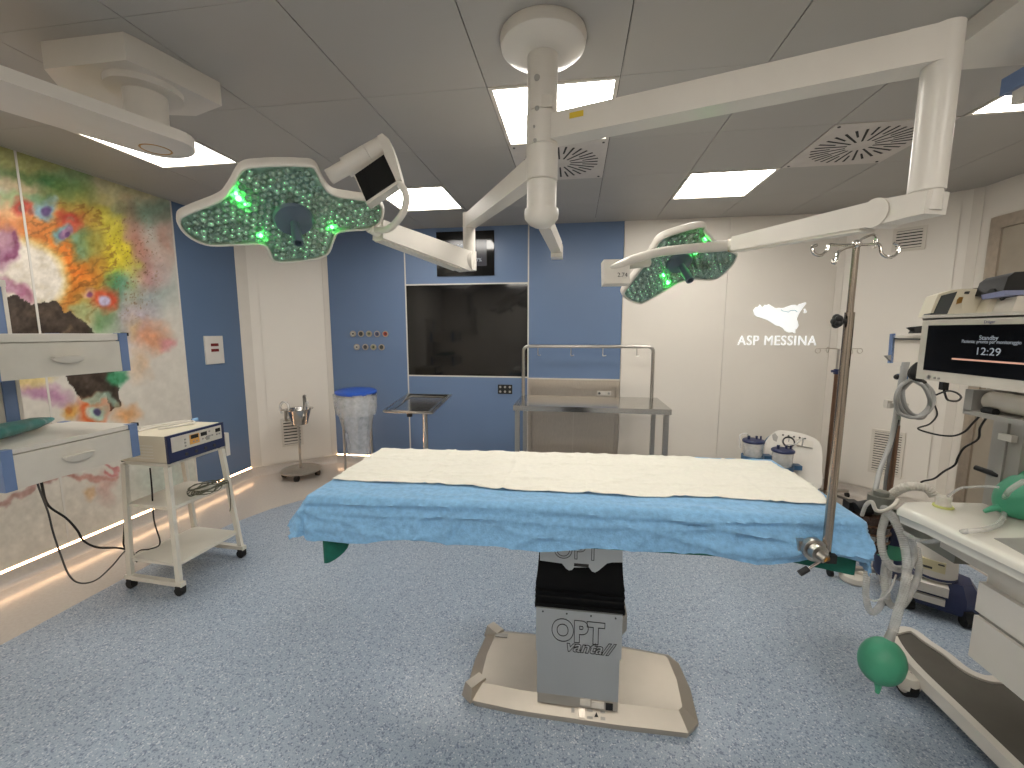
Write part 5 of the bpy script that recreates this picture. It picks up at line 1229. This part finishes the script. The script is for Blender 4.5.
for za_, zb_ in ((zd2+.006, zd1), (zd3, zd2-.012)):
    b = MB(); b.box((XD, .88, za_), (XD+.025, yd, zb_), .008, 3); obj('drawer', b, M['white'], t)
b = MB(); b.box((XD+.012, .88, zd2-.014), (XD+.03, yd-.004, zd2+.008)); obj('drawer_gap', b, M['grey_pl'], t)
# foot frame
zf = .12
rim = [P(893, 636, z=zf), P(897, 631, z=zf), P(911, 630, z=zf), P(928, 642, z=zf), P(946, 654, z=zf), P(962, 667, z=zf), P(976, 675, z=zf), P(992, 679.5, z=zf), P(1008, 678, z=zf)]
yb0 = .75; xb_ = P(1000, 748, z=zf).x
flat = lambda v: (v.x, v.y)
path = [V((xb_, yb0, zf)), V((xb_, 1.2, zf)), V((xb_-.003, 1.6, zf)), V((xb_-.006, 1.9, zf))]+rim
b = MB(); cp = catmull(path, 5)
pl = [(v.x, v.y) for v in cp]
def ribbon(pts, w, z0, z1):
    mb = MB(); L, R_ = [], []
    for i, p in enumerate(pts):
        a, c_ = V(pts[max(0, i-1)]), V(pts[min(len(pts)-1, i+1)]); d = (c_-a).normalized(); n = V((-d.y, d.x))
        L.append(V(p)+n*w/2); R_.append(V(p)-n*w/2)
    q = [[mb.bm.verts.new((v.x, v.y, z)) for v in side] for side, z in ((L, z0), (L, z1), (R_, z1), (R_, z0))]
    for i in range(len(pts)-1):
        for k in range(4): mb.bm.faces.new((q[k][i], q[k][i+1], q[(k+1) % 4][i+1], q[(k+1) % 4][i]))
    mb.bm.faces.new([q[k][0] for k in range(4)]); mb.bm.faces.new([q[k][-1] for k in range(3, -1, -1)])
    return mb
b = ribbon(pl, .034, zf-.05, zf+.004); obj('footrest_rim', b, M['white'], t)
b = MB(); fill = pl+[(1.98, P(1008, 678, z=zf).y), (1.98, yb0)]; b.prism(fill, zf-.03, zf-.006); obj('footrest_mat', b, M['mat_dark'], t, 'dark ribbed footrest mat')
b = MB(); b.box((1.6, yb0, .06), (2.0, 1.6, zf-.03), .01); obj('chassis', b, M['dgrey'], t)
cw = P(906, 684, z=.045)
for (x, y) in ((cw.x, cw.y), (xb_+.05, .85), (1.93, 1.75), (1.93, .85)):
    b = MB(); b.cyl((x-.016, y, .05), (x+.016, y, .05), .05, seg=24, bev=.008); cs_ = obj('caster', b, M['black'], t)
    b = MB(); b.lathe([(.046, 0), (.05, .03), (.04, .05), (.012, .055), (0, .055)], (x, y, .045), seg=24); b.cyl((x-.019, y, .05), (x+.019, y, .05), .036, seg=20); obj('caster_hood', b, M['lgrey'], cs_)
# breathing block on the far end
ab = P(872, 512, D=2.0)
b = MB(); b.box((ab.x+.04, far[0][1]-.1, ab.z-.03), (ab.x+.1, ab.y+.03, ab.z+.02), .01); b.cyl((ab.x+.03, ab.y, ab.z+.02), (ab.x+.03, ab.y, ab.z+.085), .05, seg=28, bev=.008); b.cyl((ab.x+.03, ab.y, ab.z+.08), (ab.x+.03, ab.y, ab.z+.105), .03, seg=20, bev=.005); b.box((ab.x-.06, ab.y-.03, ab.z+.0), (ab.x+.08, ab.y+.05, ab.z+.03), .008); obj('breathing_block', b, mat('valve_grey', (128, 128, 120), .35, .4), t)
b = MB(); b.cyl((ab.x-.08, ab.y-.02, ab.z+.015), (ab.x-.03, ab.y-.02, ab.z+.03), .035, bev=.006); b.box((ab.x-.1, ab.y, ab.z-.02), (ab.x-.05, ab.y+.05, ab.z+.04), .01); b.cyl((ab.x-.05, ab.y+.04, ab.z-.02), (ab.x-.05, ab.y+.04, ab.z-.2), .03); obj('valve_knob', b, M['black'], t)
b = MB(); b.lathe([(.0, 0), (.078, 0), (.082, -.012), (.078, -.03), (.074, -.16), (.06, -.18), (0, -.18)], (ab.x-.005, ab.y, ab.z-.0), seg=36); obj('absorber_canister', b, M['brown_glass'], t, 'amber absorber canister')
for k in range(3):
    b = MB(); b.lathe([(.0795-.002*k, -.04-.04*k), (.084-.002*k, -.045-.04*k), (.0795-.002*k, -.05-.04*k)], (ab.x-.005, ab.y, ab.z), seg=36); obj('canister_band', b, M['brown_steel'], t)
cq = P(890, 545, D=2.05)
b = MB(); b.lathe([(0, .12), (.05, .12), (.055, .1), (.055, -.13), (.045, -.15), (0, -.15)], cq, seg=28); obj('vaporizer_canister', b, M['navy'], t, 'dark blue canister')
b = MB(); b.lathe([(.056, .02), (.058, .02), (.058, -.05), (.056, -.05)], cq, seg=28); obj('canister_label', b, M['green_rubber'], t)
# upright carrying the monitor
XM = 1.30
XU = 1.62
ca, cb_ = P(991, 440, x=XU), P(1017, 440, x=XU)
b = MB(); b.box((XU, cb_.y-.02, ZT-.02), (XU+.13, ca.y, 1.30), .008); b.box((XU-.008, cb_.y+.03, ZT+.02), (XU, cb_.y+.06, 1.22), .002); obj('upright', b, M['grey_pl'], t)
b = MB(); qx = P(1009, 438, x=XU-.01); b.box((XU-.02, qx.y-.02, qx.z-.012), (XU, qx.y+.03, qx.z+.012), .004); obj('cable_clip', b, M['white'], t)
b = MB(); sl = P(1000, 455, x=XU-.005); b.cyl((XU-.006, sl.y, sl.z), (XU+.002, sl.y, sl.z), .012, seg=14); obj('lock_disc', b, M['white'], t)
ba, bb_ = P(969, 389, x=1.38), P(970, 411, x=1.38)
b = MB(); b.box((1.37, ba.y-.03, bb_.z), (1.5, ba.y, ba.z), .004); b.box((1.37, 1.1, bb_.z-.012), (1.70, ba.y, bb_.z+.004), .004); b.box((1.5, 1.1, bb_.z), (1.66, ba.y, ba.z+.02), .004); obj('monitor_bracket', b, M['grey_pl'], t)
b = MB(); cy_ = P(977, 399, x=1.4); b.cyl((1.42, ba.y-.04, cy_.z), (1.42, ba.y-.2, cy_.z), .032, bev=.004, seg=24); obj('pivot_drum', b, M['lgrey'], t)
b = MB(); b.box((1.39, 1.15, cy_.z-.01), (1.45, 1.28, cy_.z+.035), .006); obj('cable_plug', b, M['black'], t)
b = MB(); b.cyl((1.385, ba.y-.06, bb_.z+.012), (1.385, ba.y-.1, bb_.z+.012), .012); obj('cable_plug', b, M['black'], t)
# monitor
m0, m1 = P(923, 318.5, x=XM), P(921, 379, x=XM)
yl, ynr, zt_, zb_ = m0.y, 1.22, m0.z, m1.z
b = MB(); b.box((XM, ynr, zb_), (XM+.055, yl, zt_), .012, 3); b.box((XM+.0, ynr, zt_-.006), (1.78, yl+.005, zt_+.012), .006); mon = obj('monitor', b, M['lgrey'], t)
s0, s1 = P(929, 325.5, x=XM), P(926, 370, x=XM)
b = MB(); b.box((XM-.002, ynr+.02, s1.z), (XM+.02, s0.y, s0.z), .001); obj('monitor_screen', b, M['screen_matt'], mon, 'dark screen with the time')
def mtext(s_, px, py, h, m, nm='screen_text', sx=1.0, al='CENTER'):
    q = P(px, py, x=XM-.0028); return text_mesh(s_, h, frame(q, (0, -1, 0), (0, 0, 1)), m, nm, mon, sx=sx, align=al, depth=.0002)
mtext('Standby', 988.5, 338, .020, M['wgrey_text']); mtext('Paziente: pronto per monitoraggio', 989.5, 342, .0155, M['wgrey_text'], sx=.9)
mtext('12:29', 987.5, 352, .034, M['wgrey_text'], sx=1.15); mtext('Dräger', 989.5, 322, .013, mat('brand_blue', (40, 46, 110), .4), 'brand_mark')
b = MB(); l0, l1 = P(952, 358.6, x=XM-.002), P(1022, 356.5, x=XM-.002); b.box((XM-.0028, l1.y-.06, l0.z-.003), (XM-.0015, l0.y, l0.z+.0025)); obj('screen_line', b, mat('screen_line', (196, 150, 132), .4, emit=(196, 150, 132), es=.4), mon)
for k, (px, py) in enumerate(((929, 377), (935, 378), (939, 378.5))):
    q = P(px, py, x=XM); b = MB(); b.cyl((XM-.003, q.y, q.z), (XM+.004, q.y, q.z), (.007, .004, .004)[k], seg=12); obj('monitor_button', b, M['steel'] if k == 0 else M['grey_pl'], mon)
# things standing on top of the monitor shelf
ztm = zt_+.012
DD = 1.74
def facepr(pts, depth, m, nm, root, D=DD, bev=.006, lab=None, zfloor=None):
    q = [P(*p, D=D) for p in pts]; T = frame(q[0], rt, up); Ti = T.inverted(); l = [Ti @ v for v in q]
    b = MB(); b.prism([(v.x, v.y) for v in l], -depth, 0, bev, T=T); return obj(nm, b, m, root, lab)
dv = thing('portable_monitor', P(952, 315, D=DD), 'cream portable patient monitor leaning back on top of the large monitor', 'monitor')
facepr([(929.5, 315.5), (938, 294.5), (952, 290), (962, 289), (977, 288.5), (986, 293), (979, 315)], .05, M['beige_dev'], 'casing', dv)
facepr([(934, 313), (942, 295.5), (957.5, 291.5), (947, 314.5)], .006, mat('device_screen', (66, 70, 70), .2), 'device_screen', dv, D=DD-.003, bev=.001)
facepr([(929, 316.5), (931, 313), (947, 313.5), (946, 316.5)], .03, M['dgrey'], 'front_grip', dv, D=DD-.006, bev=.003)
facepr([(958, 300), (960, 297), (963.5, 297), (961.5, 303), (957, 304)], .004, M['brass'], 'device_dial', dv, D=DD-.004, bev=.001)
facepr([(965, 293.5), (966, 291.5), (970, 291.2), (969, 294)], .004, M['dgrey'], 'device_button', dv, D=DD-.004, bev=.001)
facepr([(976, 315), (985, 293), (976, 288), (990, 287), (996, 291), (986, 315)], .05, M['black'], 'rubber_bumper', dv, D=DD+.01)
dv2 = thing('monitor_accessory', P(1000, 315, D=1.68), 'black accessory module with white panel and arched handle beside the portable monitor', 'medical device')
facepr([(985, 315), (992, 298), (1000, 297), (1006, 315)], .1, M['beige_dev'], 'white_panel', dv2, D=1.7)
b = MB(); b.tube([P(*p, D=1.68) for p in ((991, 292), (998, 293), (1004, 297), (1008, 306), (1011, 315))], .014, seg=12); obj('handle', b, M['black'], dv2)
facepr([(1003, 291), (1008, 277), (1015, 272), (1032, 271), (1040, 275), (1040, 292)], .1, M['black'], 'module_body', dv2, D=1.64, bev=.012)
facepr([(1004, 290.5), (1040, 289.5), (1040, 294), (1005, 295.5)], .08, mat('label_blue', (128, 134, 168), .4), 'label_strip', dv2, D=1.63, bev=.002)
facepr([(1010, 315), (1018, 296), (1040, 296), (1040, 315)], .08, M['lgrey'], 'lower_case', dv2, D=1.63)
# worktop things
q = P(943, 507, z=ZT)
pk = thing('sensor_puck', q, 'grey sensor puck with yellow-green ring on the white worktop', 'sensor')
b = MB(); b.lathe([(0, 0), (.030, 0), (.032, .003), (.030, .007), (.025, .008), (0, .008)], q, seg=28); obj('ring', b, M['lime'], pk)
b = MB(); b.lathe([(.0, .008), (.024, .008), (.020, .02), (.023, .034), (.022, .042), (.0, .044)], q, seg=28); obj('body', b, M['lgrey'], pk)
gb = P(1024, 500, z=ZT+.09)
cen = P(1050, 486, D=1.52)
cen.z = ZT+.098
mg = thing('breathing_bag', (cen.x, cen.y, ZT), 'green rubber breathing bag lying on the worktop at the picture edge', 'breathing bag')
b = MB(); b.ell((0, 0, 0), (.15, .11, .095), u=40, v=24)
for v in b.bm.verts:
    a = math.atan2(v.co.z, v.co.y); k = 1+.06*math.cos(a*5+v.co.x*14)*(1-abs(v.co.x)/.16); v.co.y *= k; v.co.z *= k
    if v.co.x < -.05: f_ = (-.05-v.co.x)/.1; v.co.z -= .035*f_
R_ = Matrix.Translation(cen) @ Matrix.Rotation(math.radians(-12), 4, 'Z') @ Matrix.Rotation(math.radians(-14), 4, 'Y')
for v in b.bm.verts: v.co = R_ @ v.co; v.co.z = max(v.co.z, ZT+.003)
obj('bag_body', b, M['green_rubber'], mg, angle=60)
tp = P(984, 511.5, z=ZT+.008); b = MB(); b.tube([tp, tp.lerp(cen, .2)+V((0, 0, .0)), tp.lerp(cen, .55)+V((0, 0, -.035))], [.006, .012, .03], seg=12); obj('bag_tail', b, M['green_rubber'], mg)
lv = [P(975.5, 467.5, x=1.60), P(1000, 476, x=1.62)]
b = MB(); b.cyl(lv[0], lv[1], .010, bev=.003); b.cyl(lv[1], V((1.68, lv[1].y-.05, lv[1].z)), .008); obj('lever', b, M['black'], t, 'black lever')

# hoses
def ribbed(pts, r, pitch, seg=12):
    b = MB(); cp = catmull(pts, 10); L = sum((cp[i+1]-cp[i]).length for i in range(len(cp)-1)); n = max(8, int(L/pitch*2))
    # even resample
    out = []; acc = [0]
    for i in range(len(cp)-1): acc.append(acc[-1]+(cp[i+1]-cp[i]).length)
    for k in range(n+1):
        d = L*k/n; i = min(len(cp)-2, max(j for j in range(len(acc)) if acc[j] <= d+1e-9)) if d < L else len(cp)-2
        out.append(cp[i].lerp(cp[i+1], (d-acc[i])/max(1e-9, acc[i+1]-acc[i])))
    b.tube(out, [r if k % 2 else r*.86 for k in range(n+1)], seg=seg, smooth=False); return b
hs = [
 ('corrugated translucent hose dropping from the absorber to the green balloon', [((884, 508), 1.95), ((893, 518), 1.86), ((903, 540), 1.80), ((907, 565), 1.76), ((904, 590), 1.73), ((898, 612), 1.71), ((892, 634), 1.70)], .0175),
 ('translucent hose looping in front of the dark blue canister', [((886, 515), 1.92), ((881, 535), 1.86), ((884, 556), 1.82), ((894, 568), 1.82), ((908, 567), 1.84), ((914, 552), 1.88), ((908, 532), 1.92), ((902, 518), 1.95)], .0155),
 ('translucent hose hanging lowest at the drape corner', [((876, 528), 1.98), ((869, 550), 1.92), ((867, 575), 1.86), ((866, 597), 1.84), ((871, 612), 1.85), ((880, 606), 1.88), ((887, 585), 1.92), ((890, 560), 1.96)], .0135),
 ('translucent hose looping near the white drum', [((886, 560), 1.9), ((884, 580), 1.86), ((889, 603), 1.84), ((901, 606), 1.86), ((912, 590), 1.9), ((919, 570), 1.95), ((917, 548), 2.0)], .0145)]
for lb, pts, r in hs:
    q = [P(*p, D=d) for p, d in pts]; obj('breathing_hose', ribbed(q, r, .009), M['tube'], None, lb, 'hose', 'translucent breathing hoses', origin=q[0])
b = ribbed([P(886, 503, D=2.06), P(893, 494, D=2.02), P(903, 488, D=1.98), P(916, 486.5, D=1.95), P(928, 489, D=1.93), P(934, 496, D=1.92)], .021, .011); obj('elbow_hose', b, M['lgrey'], None, 'thick pale grey hose arching behind the far worktop end', 'hose', origin=P(903, 488, D=1.98))
b = MB(); b.tube([P(1024, 481, D=1.4), P(1009, 491, D=1.46), P(1003, 503, z=ZT+.03), P(1004, 515, z=ZT+.012), P(998, 524.5, z=ZT+.010), P(985, 529.5, z=ZT+.010), P(966, 531.5, z=ZT+.010), P(950, 534.5, D=1.56), P(934, 541, D=1.6), P(918, 540, D=1.7), P(905, 533, D=1.8)], .0085, seg=10); obj('sample_tube', b, M['tube'], None, 'clear tube trailing over the front edge of the white worktop', 'tube', origin=P(998, 525, z=ZT))
b = MB(); b.tube([P(948, 496, z=ZT+.05), P(960, 488.5, D=1.72), P(972, 487, D=1.68), P(986, 486.5, D=1.6), P(998, 487, D=1.55)], .005, seg=8); obj('sample_tube', b, M['tube'], None, 'thin clear tube running from the sensor puck to the green bag', 'tube', origin=P(972, 487, D=1.68))
b = MB(); b.tube([P(866, 597, D=1.82), P(874, 601, D=1.78), P(884, 597, D=1.76), P(892, 586, D=1.75), P(896, 575, D=1.78)], .004, seg=8); obj('sample_tube', b, M['tube'], None, 'thin clear tube between the hanging breathing hoses', 'tube', origin=P(884, 597, D=1.76))
b = MB(); b.tube([P(862, 515, D=1.95), P(866, 505, D=1.9), P(872, 502, D=1.86), P(876, 510, D=1.85), P(884, 511, D=1.84), P(893, 506, D=1.85), P(898, 500, D=1.9)], .008, seg=10); obj('white_tube', b, M['lgrey'], None, 'white bent tube in front of the amber canister', 'tube', origin=P(872, 502, D=1.86))
# green reservoir balloon
c0 = P(882, 661, D=1.69)
bl = thing('reservoir_bag', c0, 'green reservoir balloon hanging at the end of the breathing hose', 'breathing bag')
b = MB(); rr = 20.5*1.69/F
b.ell((0, 0, 0), (rr*.93, rr*.9, rr*1.13), u=40, v=26)
for v in b.bm.verts:
    z = v.co.z/(rr*1.13); v.co.x *= 1+.06*(-z if z < 0 else 0)-.0; k = 1+.012*math.sin(v.co.z*260+6*noise.noise(v.co*30))*(1 if abs(v.co.x) < rr*.6 else .3); v.co.x *= k; v.co.y *= k
T = Matrix.Translation(c0) @ Matrix.Rotation(math.radians(14), 4, fw)
for v in b.bm.verts: v.co = T @ v.co
obj('balloon', b, M['green_rubber'], bl, angle=80)
b = MB(); b.cyl(P(888.5, 641, D=1.69), P(892, 631, D=1.695), .018, .014, bev=.003); obj('neck_connector', b, M['tube_grey'], bl)
b = MB(); b.tube([P(878, 682, D=1.69), P(878, 688, D=1.69), P(877, 693, D=1.69)], [.016, .010, .007], seg=10); obj('tail', b, M['green_rubber'], bl)
# wheeled suction / vacuum drum
vc = V((2.11, 2.52, 0)); dq = P(936, 560, y=vc.y); vc.x = dq.x
zl = P(934, 584, y=vc.y-.1).z
t = thing('wheeled_drum_unit', vc, 'wheeled unit with white drum on dark blue base under the worktop end', 'medical device')
b = MB(); r = .088
b.lathe([(0, zl), (r, zl), (r*1.03, zl+.02), (r*.98, zl+.16), (r*.9, zl+.26), (r*.8, zl+.30), (0, zl+.31)], (vc.x, vc.y, 0), seg=40); dr_ = obj('drum', b, M['white'], t)
b = MB(); b.lathe([(r*1.035, zl+.006), (r*1.06, zl+.012), (r*1.035, zl+.02)], (vc.x, vc.y, 0), seg=40); obj('drum_band', b, M['navy'], dr_)
dl = (V((CAM.x, CAM.y, 0))-V((vc.x, vc.y, 0))).normalized(); sl_ = V((-dl.y, dl.x, 0))
T = frame(V((vc.x, vc.y, zl+.085))+dl*r*1.0, sl_, V((0, 0, 1)))
b = MB(); b.box((-.06, -.03, -.02), (.04, .03, .002), T=T); lbq = obj('label', b, mat('label_cream', (206, 196, 160), .5), dr_)
b = MB(); b.box((.01, .012, 0), (.035, .02, .0035), T=T); b.box((-.05, -.02, 0), (-.01, -.008, .0035), T=T); obj('label_marks', b, M['dgrey'], lbq)
b = MB(); bs = [(-.17, -.13), (.12, -.15), (.2, -.06), (.2, .1), (.1, .16), (-.12, .15), (-.19, .05)]
T = Matrix.Translation(V((vc.x+.03, vc.y, 0))) @ Matrix.Rotation(math.radians(-32), 4, 'Z') @ Matrix.Diagonal((.8, .8, 1, 1))
b = loft([(inset(bs, .01), .05), (bs, .07), (bs, .14), (inset(bs, .05), zl+.004)], T=T); obj('base', b, M['navy'], t)
b = MB(); b.box((-.2, -.17, zl-.06), (.03, -.09, zl-.01), .008, T=T); b.box((-.18, -.165, zl-.115), (.02, -.09, zl-.08), .006, T=T); obj('tray', b, M['white'], t)
for x, y in ((-.15, -.12), (.13, -.13), (.16, .1), (-.13, .12)):
    v = T @ V((x, y, .03)); b = MB(); b.cyl(v-V((.016, 0, 0)), v+V((.016, 0, 0)), .03, seg=18, bev=.006); b.box(v+V((-.022, -.02, .005)), v+V((.022, .02, .06)), .008); obj('caster', b, M['black'], t)
# hose stand between machine and corner grille
hp0 = P(889, 492, y=2.75); hx, hy = hp0.x, hp0.y
def hz(py): return P(895, py, y=hy).z
t = thing('hose_stand', (hx, hy, 0), 'slim steel stand carrying coiled grey hose in front of the low wall grille', 'stand')
ztp = hz(366)
b = MB(); b.cyl((hx, hy, .05), (hx, hy, hz(425)), .0165, seg=16); obj('lower_pole', b, M['brown_steel'], t)
b = MB(); b.cyl((hx, hy, hz(425)), (hx, hy, ztp), .0145, seg=16); obj('upper_pole', b, M['steel'], t)
b = MB(); b.cyl((hx, hy, hz(379)), (hx, hy, hz(374)), .026, seg=18, bev=.004); b.cyl((hx, hy, hz(376.5)), (hx-.035, hy-.02, hz(376.5)), .010); obj('clamp_collar', b, mat('clamp_blue', (40, 84, 128), .4), t)
b = MB(); b.ell((hx-.045, hy-.025, hz(376.5)), .016, u=12, v=8); obj('clamp_knob', b, M['black'], t)
b = MB(); b.box((hx-.07, hy-.03, hz(407)), (hx+.03, hy+.02, hz(402.5)), .008); b.box((hx-.075, hy-.02, hz(408)), (hx-.05, hy+.01, hz(400)), .004); obj('hose_clip', b, M['lgrey'], t)
for k in range(5):
    a = 2*PI*k/5+.5; e = V((hx+.26*math.cos(a), hy+.26*math.sin(a), .062)); b = MB(); bar(b, V((hx, hy, .08)), e, .03, .022, bev=.005); obj('foot', b, M['steel'], t)
    b = MB(); b.cyl(e+V((-.01, 0, -.037)), e+V((.01, 0, -.037)), .025, seg=16, bev=.004); b.cyl(e+V((0, 0, -.03)), e, .008); obj('caster', b, M['black'], t)
Dh = (V((hx, hy, 1.2))-CAM).dot(fw)-.05
b = MB(); b.tube([P(*p, D=Dh) for p in ((896, 425), (899, 400), (903, 376), (908, 355), (913, 343), (920, 340), (926, 343))], .0175, seg=12); obj('gooseneck_hose', b, M['tube_grey'], None, 'grey gooseneck hose bending over the top of the hose stand', 'hose', origin=P(903, 376, D=Dh))
b = MB(); rnd = random.Random(8); pts = []
for k in range(44):
    a = k*2*PI/9+.4; w_ = rnd.uniform(-1, 1); j = k/44
    pts.append(P(915+(15.5+1.6*w_+1.5*math.sin(j*9))*math.cos(a)+2.2*math.sin(j*5), 398.5+(18.5+1.4*w_)*math.sin(a)+1.5*math.cos(j*7), D=Dh-.05-.06*j+.02*w_))
b.tube(pts, .0095, seg=8, n=6); obj('coiled_hose', b, M['tube_grey'], None, 'coil of grey hose hanging on the hose stand', 'hose', origin=P(915, 398, D=Dh-.05))
for pp, r_, lb in ((((896, 415), (892, 436), (887, 452), (880, 470), (876, 487), (872, 505), (866, 520)), .012, 'grey hose running down from the coil to the amber canister'), (((898, 420), (892, 445), (889, 460), (886, 478), (884, 495)), .0075, 'thin dark hose running down beside the hose stand pole')):
    b = MB(); q = [P(*p, D=Dh-.06-.5*(i/len(pp))**2) for i, p in enumerate(pp)]; b.tube(q, r_, seg=10); obj('grey_hose', b, M['tube_grey'] if r_ > .01 else M['dgrey'], None, lb, 'hose', origin=q[0])
b = MB(); b.tube([P(*p, D=Dh-.1) for p in ((919, 362), (915, 368), (913.5, 374), (918, 380), (926, 382.5))], [.006, .02, .026, .02, .006], seg=8); obj('rubber_strap', b, M['black'], None, 'curved black rubber strap above the hose coil', 'strap', origin=P(913, 374, D=Dh-.1))
# clear card holder with blue edge
ch = thing('card_holder', P(906, 348, D=2.3), 'pale card holder with grey blue edge left of the big monitor', 'holder')
facepr([(893, 335.5), (926, 335.5), (926, 362), (891.5, 362)], .006, M['white_wall'], 'card', ch, D=2.3, bev=.001)
facepr([(893, 333.5), (895.6, 333.5), (893, 363), (890.6, 363)], .02, M['blue_trim'], 'edge_strip', ch, D=2.3, bev=.002)
facepr([(895.5, 338), (926, 338.6), (926, 340), (895.5, 339.4)], .02, M['dgrey'], 'clip_bar', ch, D=2.29, bev=.001)
facepr([(886, 355.5), (891.5, 355), (891.5, 361), (889, 359)], .015, M['grey_pl'], 'thumb_tab', ch, D=2.3, bev=.001)
facepr([(911, 327), (926, 325.5), (926, 332.5), (913, 332.8), (915, 330)], .03, M['black'], 'mount_clip', ch, D=2.28, bev=.002)
b = MB(); b.cyl(P(926, 348, D=2.3)+V((.0, .015, 0)), V((1.62, 1.75, P(926, 348, D=2.3).z)), .012); obj('mount_arm', b, M['grey_pl'], ch)
# black cables below the monitor
for pp, lb, d0, d1, r_ in ((((986, 409), (973, 423), (964, 432), (951.5, 436), (934, 434), (918, 428.6), (929.6, 424), (937, 415), (935, 406)), 'black cable sagging from the monitor bracket to the hose coil', 1.72, 2.4, .0042),
                       (((989, 410), (986, 418), (980, 428), (978, 439), (964, 448), (958, 457.5), (954.6, 465), (943.7, 471.6), (934, 478.6), (922, 481.7), (918.7, 487)), 'black cable winding from the monitor bracket down behind the worktop', 1.72, 1.98, .0042)):
    b = MB(); n_ = len(pp)-1; q = [P(*p, D=d0+(d1-d0)*i/n_) for i, p in enumerate(pp)]; b.tube(q, r_, seg=8); obj('monitor_cable', b, M['black'], None, lb, 'cable', 'black cables below the big monitor', origin=q[0])
b = MB(); q = [P(*p, D=1.75+.05*i) for i, p in enumerate(((944, 390), (945, 394), (948, 400), (957, 401), (961, 397), (956, 392.6), (947, 391), (936, 395)))]; b.tube(q, .0042, seg=8); lc = obj('monitor_cable', b, M['black'], None, 'black cable looped under a plug below the big monitor', 'cable', 'black cables below the big monitor', origin=q[0])
b = MB(); pq = P(943.8, 386, D=1.75); b.box(pq-V((.011, .01, .016)), pq+V((.011, .01, .024)), .003); obj('plug', b, M['black'], lc)
# foot pedal on the floor behind the table end
fp_ = P(852, 580, z=0)
t = thing('foot_pedal', fp_, 'white oval foot pedal with a ring on the floor below the drape corner', 'foot pedal')
b = MB(); b.lathe([(0, 0), (.062, 0), (.066, .012), (.058, .036), (.036, .048), (0, .052)], fp_, seg=32, sx=1.2); obj('pedal_body', b, M['white'], t)
b = MB(); rq = P(861, 576, z=.036); b.lathe([(.014, -.016), (.030, -.016), (.033, 0), (.030, .016), (.014, .016), (.014, -.016)], rq, dl, seg=24); obj('pedal_ring', b, M['white'], t)
# ================================================================ RENDER LOOK
sc = bpy.context.scene
sc.view_settings.view_transform = 'Standard'; sc.view_settings.look = 'None'; sc.view_settings.gamma = 1; sc.view_settings.use_curve_mapping = False
sc.view_settings.exposure = 0.42
w = bpy.data.worlds.new('world'); sc.world = w; w.use_nodes = True
w.node_tree.nodes['Background'].inputs[0].default_value = (.6, .6, .6, 1); w.node_tree.nodes['Background'].inputs[1].default_value = 0.05
sc.cycles.use_denoising = True
sc.cycles.max_bounces = 10; sc.cycles.diffuse_bounces = 5; sc.cycles.glossy_bounces = 4; sc.cycles.transparent_max_bounces = 16
sc.cycles.sample_clamp_indirect = 6
